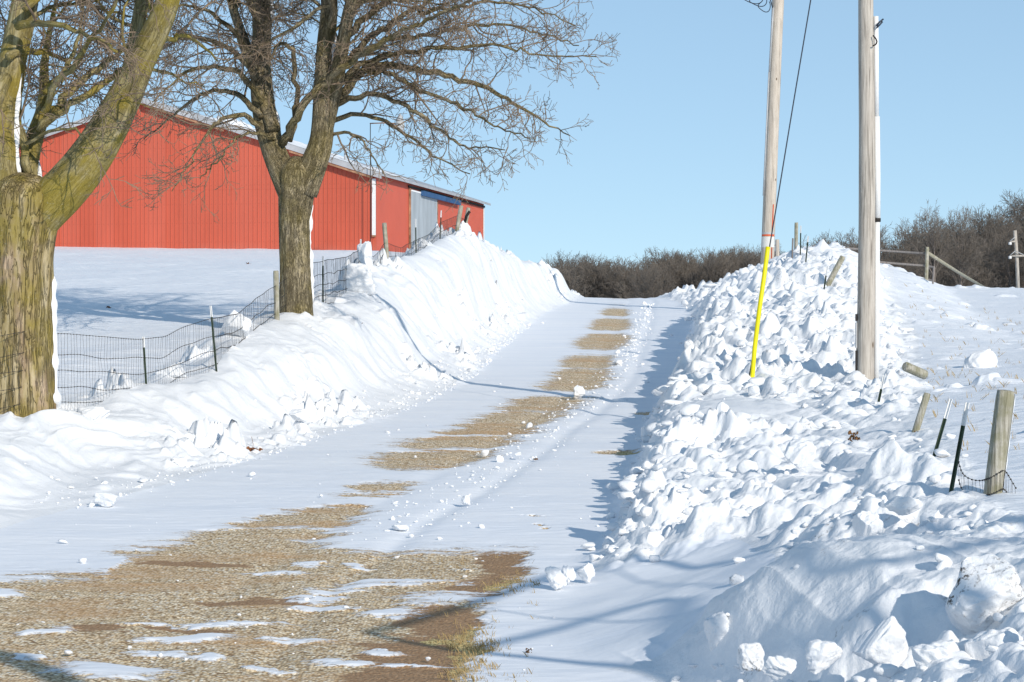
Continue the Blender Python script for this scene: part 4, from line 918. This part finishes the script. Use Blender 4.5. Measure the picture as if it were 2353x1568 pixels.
# rails of the right fence
for (pts, lab) in (([(1868,566),(1960,572),(2040,577),(2130,583)], 'top rail of the grey rail fence on the right hill'), ([(2000,601),(2060,606),(2126,611),(2144,614)], 'middle rail of the grey rail fence on the right hill'), ([(2000,633),(2060,641),(2126,643),(2144,645)], 'bottom rail of the grey rail fence on the right hill')):
    mb = MB(); mb.tube([P(x, y, 82.4-(2130-x)*.03) for x, y in pts], .036, 8); tag(mb.build('fence_rail', M['rail']), lab, 'fence rail', 'rails of the right rail fence')
mb = MB(); mb.tube([P(2134,583,82.), P(2200,625,92.), P(2280,672,108.)], .06, 8); tag(mb.build('brace_pole', M['post']), 'greenish brace pole slanting down right from the rail fence end', 'brace pole')

# woven wire
def top_at(X, prof): return np.interp(X, [p[0] for p in prof], [p[1] for p in prof])
def wire_fence(name, label, prof, drops, step=.08, rv=.0022, rh=.0038, seed=1, thick=True):
    # prof: (X, Ytop, d) along the fence; drops: metres below the top of each line wire
    r = random.Random(seed); pts = np.array([P(*p) for p in prof]); L = np.r_[0, np.cumsum(np.linalg.norm(np.diff(pts, axis=0), axis=1))]; n = int(L[-1]/step); s = np.linspace(0, L[-1], n)
    top = np.stack([np.interp(s, L, pts[:,k]) for k in range(3)], -1)
    for _ in range(3): top[1:-1] = (top[:-2]+2*top[1:-1]+top[2:])/4
    t = thing(name, label, 'wire fence', pts[0]); wob_ = np.array([perlin(s*1.1, np.full(n, 3.+k*7), seed+k) for k in range(len(drops)+1)])
    rows = []
    for k, dz in enumerate([0]+list(drops)):
        q = top.copy(); q[:,2] -= dz+(.05*wob_[k] if k else .015*wob_[0]); q[:,1] += .03*wob_[(k+2)%len(wob_)]; q[:,0] += .02*wob_[(k+1)%len(wob_)]; rows.append(q)
        mb = MB(); mb.tube(q, rh, 5)
        for i in range(0, n): mb.box(q[i], [.013,.013,.013]) if thick else None
        mb.build('line_wire', M['wire'], t, off=pts[0])
    mb = MB()
    for i in range(n):
        if r.random() < .03: continue
        col = [rw[i]+np.array([r.gauss(0,.006), 0, 0]) for rw in rows]; mb.tube(col, rv, 3, cap=False)
    mb.build('stay_wires', M['wire'], t, off=pts[0])
LF = [(-60,782,33.2),(60,760,33.55),(122,767,34.6),(200,771,35.4),(280,778,36.3),(331,779,37.),(375,775,37.6),(430,748,38.5),(487,733,39.4),(545,722,41.8),(585,690,43.5),(634,655,45.6)]
wire_fence('wire_fence', 'sagging woven wire fence from the massive old tree to the forked tree', LF, [.30,.53,.76,.98,1.2])
LF2 = [(634,655,45.8),(720,604,49.2),(742,600,50.),(800,590,54.),(829,572,57.),(860,590,59.),(886,558,61.),(920,570,63.),(956,552,66.),(985,540,69.),(1012,512,72.),(1050,496,76.),(1066,504,77.5)]
wire_fence('wire_fence', 'woven wire fence climbing from the forked tree to the leaning posts before the barn', LF2, [.28,.5,.72,.92], .10, .003, .005, 5)
RF = [(2203,1062,21.35),(2208,1085,21.3),(2222,1100,21.2),(2245,1108,21.15),(2262,1106,21.1),(2278,1100,20.8),(2296,1088,20.8),(2308,1078,21.),(2318,1095,20.9),(2332,1120,20.9)]
wire_fence('wire_fence', 'sagging woven wire between the near steel post and the thick wooden post at right', RF, [.16], .042, .0016, .0032, 9)

# ------------------------------------------------------------------ utility poles
def pole(name, label, pts, mat, loc):
    t = thing(name, label, 'utility pole', loc); pa = interp_path(np.array([[*P(x,y,d), w/F*d/2] for x,y,w,d in pts]), 80)
    mb = MB(); mb.tube(pa[:,:3], pa[:,3], 40, True, lambda th, L, rad: 1+.012*perlin(np.cos(th)*2, L*.5+np.sin(th), 4)-.02*sst(.3,.5,np.abs(perlin(th*5, L*.22, 9)))); mb.build('pole', M[mat], t, off=loc); return t
la = P(1988,930,40.); tA = pole('utility_pole', 'thick weathered utility pole with a white pipe up its right side', [(1986,960,43,40.),(1987,870,42,40.),(1990,700,40.5,40.),(1992,500,38,40.),(1992,300,36.5,40.),(1990,100,35,40.),(1989,-100,34,40.),(1987,-800,30,40.)], 'pole', la)
def cyl(nm, mat, pts, d, w, par, loc, sides=16):
    mb = MB(); mb.tube([P(x, y, d) for x, y in pts], w/F*d/2, sides); return mb.build(nm, M[mat], par, off=loc)
cyl('conduit', 'pvc', [(2013,38),(2014,267)], 40., 11.5, tA, la); cyl('conduit', 'pvc', [(2014.5,268),(2016,400),(2016,503)], 40., 14.5, tA, la)
cyl('conduit', 'pvc', [(2015.5,509),(2015,700),(2013,935)], 40., 13, tA, la); cyl('pipe_clamp', 'dark', [(2015.5,502),(2015.5,510)], 40., 17, tA, la)
mb = MB(); mb.tube([P(2014,60,39.9), P(2020,52,39.9), P(2030,44,39.9)], .014, 8); mb.tube([P(2015,64,39.9), P(2021,58,39.9), P(2028,50,39.9)], .013, 8); mb.build('cable_end', M['cable'], tA, off=la)
mb = MB(); mb.tube(interp_path([P(2006,82,39.86), P(2012,88,39.84), P(2016,96,39.84), P(2013,103,39.84), P(2005,106,39.84)], 12), .012, 8); mb.build('hook', M['dark'], tA, off=la)
mb = MB(); c = P(1967,775,39.95)
for i, (y0, y1, mt) in enumerate(((722,738,'dark'),(742,800,'metal'),(806,862,'dark'))):
    mb = MB(); a = P(1967.5,(y0+y1)/2,39.98); mb.box(a, [.02,.10,(y1-y0)/F*40]); mb.build('side_plate', M[mt], tA, False, la)
lb_ = P(1766,640,88.); tB = pole('utility_pole', 'slim pale utility pole with a paper tag, behind the yellow guy guard', [(1762,720,33,88.),(1763,600,31.5,88.),(1767,496,30,88.),(1775,300,29,88.),(1782,130,28,88.),(1788,0,27.5,88.),(1793,-120,27,88.),(1815,-620,24,88.)], 'pole_pale', lb_)
cyl('conduit', 'metal', [(1777,18),(1774,60),(1768,165)], 87.8, 4.5, tB, lb_, 10); cyl('conduit', 'metal', [(1767,166),(1760,320),(1754,450)], 87.78, 3.4, tB, lb_, 10)
mb = MB()
def wrap(nm, mat, X, y0, y1, w, d0, par, loc):
    mb = MB(); V = []; K = 12
    for yy in (y0, y1):
        c = P(X, yy, d0); R = w/F*d0/2*1.03
        for k in range(K): a = math.pi*(1.15+.7*k/(K-1)); V.append(c+[R*math.cos(a), R*math.sin(a), 0])
    mb.add(V, [[k, k+1, K+k+1, K+k] for k in range(K-1)]); return mb.build(nm, M[mat], par, True, loc)
wrap('paper_tag', 'tagw', 1764, 545, 569, 31.5, 58., tB, lb_); wrap('orange_band', 'orange', 1764, 539.5, 543.5, 31.5, 58., tB, lb_); wrap('metal_band', 'metal', 1764, 534, 539, 31.5, 58., tB, lb_)
mb = MB()
for k in range(5):
    q = P(1758.5+k*.2, 551+k*3.2, 87.78); mb.box(q, [.07-.01*(k%2), .004, .012])
mb.build('tag_print', M['dark'], tB, False, lb_)
mb = MB(); r5 = random.Random(2)
for (cx_, cy_, rx, ry) in ((1742,2,20,12),(1756,14,14,13),(1730,-6,24,14)):
    mb.tube([P(cx_+rx*math.cos(a), cy_+ry*math.sin(a)+3*math.sin(2*a), 87.6) for a in np.linspace(-.6, 4.2, 24)], .016, 6)
mb.tube([P(1775,18,87.75), P(1771,2,87.7), P(1764,-14,87.7)], .02, 6); mb.build('cable_loops', M['cable'], tB, off=lb_)
# guy wire with guard
g0 = P(1717,890,39.); gt = thing('guy_wire', 'guy wire with long yellow guard running up from the right bank', 'guy wire', g0)
mb = MB(); path = [P(1715,900,39.), P(1722,866,39.02), P(1745,720,39.15), P(1768,568,39.3), P(1780,500,39.35), P(1821,250,39.6), P(1863,0,39.75), P(1990,-765,40.)]; mb.tube(interp_path(path, 60), .0105, 8); mb.build('wire', M['cable'], gt, off=g0)
mb = MB(); gp = interp_path([P(1728,878,38.97), P(1734,800,39.0), P(1745,710,39.05), P(1756,635,39.12), P(1764.5,568,39.2)], 30); mb.tube(gp, .037, 16); mb.build('yellow_guard', M['yellow'], gt, off=g0)
# far crossarm pole
lf = P(2339,676,150.); tf = thing('power_pole', 'small distant power pole with crossarms at the right edge of the field', 'power pole', lf)
mb = MB(); mb.tube([P(2340,685,150.), P(2337,600,150.), P(2332,530,150.)], .115, 10); mb.build('pole', M['pole'], tf, off=lf)
for (xa, xb, yy) in ((2320,2333,555),(2320,2358,588)):
    mb = MB(); mb.tube([P(xa, yy+1, 149.8), P(xb, yy, 149.8)], .055, 6); mb.build('crossarm', M['pole'], tf, off=lf)
mb = MB()
for a, b in (((2320,588),(2333,577)),((2333,577),(2352,586)),((2320,555),(2333,545))): mb.tube([P(*a,149.75), P(*b,149.75)], .03, 5)
mb.build('brace', M['metal'], tf, off=lf)
for (xx_, yy_) in ((2321,560),(2321,592)):
    mb = MB(); mb.tube([P(xx_, yy_-3, 149.7), P(xx_, yy_+3, 149.7)], .1, 8); mb.build('insulator', M['white'], tf, off=lf)

# ------------------------------------------------------------------ dead leaves, clods
def leaf(X, Y, d, size, label, seed, name='dead_leaf', cat='dead leaf', mat='leaf', parts=2, grp=None, onroad=False):
    rr = random.Random(seed); x = (X-CX)/F*d; z = H(x, d) if onroad else (CY-Y)/F*d; S = size/F*d; mb = MB()
    for k in range(parts):
        n = 10; V = []; a0 = rr.uniform(0,6.28); ox = (k-(parts-1)/2)*S*.55; curl = rr.uniform(1.2,2.4)
        for i in range(n):
            u = i/(n-1); w = S*.26*math.sin(math.pi*(u*.93+.05))**.7*(1+.25*math.sin(u*25+seed))
            for j in range(7):
                v = (j/6-.5)*2; th = v*curl*.6; px = (u-.5)*S*.75; py = math.sin(th)*w; pz = (1-math.cos(th))*w*1.3+S*.10*math.sin(u*7+k)+S*.06
                V.append([ox+px*math.cos(a0)-py*math.sin(a0), px*math.sin(a0)+py*math.cos(a0), pz+.02*S*rr.random()])
        mb.add(V, [[i*7+j, i*7+j+1, (i+1)*7+j+1, (i+1)*7+j] for i in range(n-1) for j in range(6)])
    mb.tube([[0,0,S*.1],[S*.05,0,S*.5],[-S*.05,0,S*.95]] if parts > 1 else [[0,0,S*.1],[S*.4,0,S*.15],[S*.6,0,S*.1]], S*.013, 4)
    o = mb.build(name, M[mat]); o.location = (x, d, z); return tag(o, label, cat, grp)
leaf(580,1040,35.9,38,'pair of curled brown dead leaves with a stalk at the foot of the left bank',1)
leaf(250,765,56.,16,'single brown leaf on the snowy field behind the left fence',2,parts=1,onroad=True)
leaf(569,622,88.,14,'pale brown leaf on the snow near the barn left of the forked tree',3,parts=1,onroad=True)
leaf(831,846,49.5,11,'small dark leaf on the slope of the left bank',4,parts=1,onroad=True)
def clod(X, Y, w, h, d, label, seed, grp=None):
    mb = MB(); rr = np.random.default_rng(seed)
    for k in range(26):
        V, T = chunk_verts(rr, 3, 8, .3, .7, .3); V = V*[1,.7,.5]; s = w/F*d*rr.uniform(.07,.17); mb.add(V@rot(rr)*s+[(rr.random()-.5)*w/F*d*.7, (rr.random()-.5)*w/F*d*.4, rr.random()*h/F*d*.8], T=T)
    o = mb.build('soil_clod', M['dirt']); p = P(X, Y, d); o.location = p; return tag(o, label, 'soil clod', grp)
clod(1964,1014,34,26,28.6,'crumbly brown clod on the smooth snow of the right bank',1); clod(2106,1003,17,16,28.9,'brown clod at the foot of the leaning weathered post',2)
clod(1231,1057,14,4,34.9,'small tan clod on the driveway snow right of the gravel strip',3)
clod(1215,1500,20,12,19.45,'brown clod in a snow lump on the lower driveway edge',4)
# dry stubble and grass tips
def grass(name, label, pts, hh, sd, mat='straw', w=.0025):
    r = random.Random(sd); V, T = [], []
    xs_ = np.array([p[0] for p in pts]); ys_ = np.array([p[1] for p in pts]); zs_ = terrain(xs_, ys_)
    for x, y, z in zip(xs_, ys_, zs_):
        for k in range(3):
            h = hh*r.uniform(.4,1.2); lx, ly = r.gauss(0,.5)*h, r.gauss(0,.4)*h; b = len(V); ox = r.gauss(0,.02); V += [[x+ox-w,y,z-.01],[x+ox+w,y,z-.01],[x+ox+lx*.5+w*.7,y+ly*.5,z+h*.6],[x+ox+lx,y+ly,z+h]]; T += [[b,b+1,b+2],[b,b+2,b+3]]
    m = mk_mesh(name, V, tris=T, mats=[M[mat]]); tag(link(name, m), label, 'dry grass', kind='stuff')
rr_ = np.random.default_rng(4); gp_ = []
for _ in range(1500):
    Xq, Yq = rr_.uniform(1000,1240), rr_.uniform(1270,1600); y = 19446/(Yq-500); x = (Xq-CX)/F*y
    if float(patch(np.array([x]), np.array([y]))[2][0]) > .45 or rr_.random() < .05: gp_.append((x, y))
grass('dry_grass', 'tufts of yellow dry grass on the bare brown driveway edge', gp_, .045, 3)
gp_ = [((Xq-CX)/F*y, y) for Xq, y in zip(rr_.uniform(2040,2400,260), rr_.uniform(24,70,260)) if (Xq-CX)/F*y > float(fx(y,'R',6))+.3]
grass('stubble', 'thin dry stubble poking through the right field snow', gp_, .10, 5, w=.0035)

# ------------------------------------------------------------------ camera, light
cam = bpy.data.cameras.new('camera'); cam.sensor_width = 36; cam.lens = F/2353*36; cam.clip_start = .1; cam.clip_end = 4000
co_ = bpy.data.objects.new('camera', cam); C.objects.link(co_); co_.location = (0,0,0); co_.rotation_euler = (math.radians(90),0,0); bpy.context.scene.camera = co_
sun = bpy.data.lights.new('sun', 'SUN'); sun.energy = 3.0; sun.angle = math.radians(.5); sun.color = (1,.91,.79)
so = bpy.data.objects.new('sun', sun); C.objects.link(so); so.rotation_euler = Vector(SUN).to_track_quat('Z', 'Y').to_euler()
w = bpy.data.worlds.new('World'); bpy.context.scene.world = w; w.use_nodes = True; nt = w.node_tree; nt.nodes.clear()
sky = nt.nodes.new('ShaderNodeTexSky'); sky.sky_type = 'NISHITA'; sky.sun_disc = False; sky.sun_elevation = SUN_EL; sky.sun_rotation = math.pi-SUN_AZ; sky.altitude = 1000; sky.air_density = .6; sky.dust_density = 0; sky.ozone_density = 3
bg = nt.nodes.new('ShaderNodeBackground'); bg.inputs[1].default_value = .12; gm = nt.nodes.new('ShaderNodeGamma'); gm.inputs[1].default_value = .42; tn = nt.nodes.new('ShaderNodeVectorMath'); tn.operation = 'MULTIPLY'; tn.inputs[1].default_value = (1.84, 2.28, 2.50); nt.links.new(sky.outputs[0], gm.inputs[0]); nt.links.new(gm.outputs[0], tn.inputs[0]); wo = nt.nodes.new('ShaderNodeOutputWorld'); nt.links.new(tn.outputs[0], bg.inputs[0]); nt.links.new(bg.outputs[0], wo.inputs[0])
sc = bpy.context.scene; sc.view_settings.view_transform = 'Standard'; sc.view_settings.look = 'None'; sc.view_settings.exposure = 0.34; sc.view_settings.gamma = 1
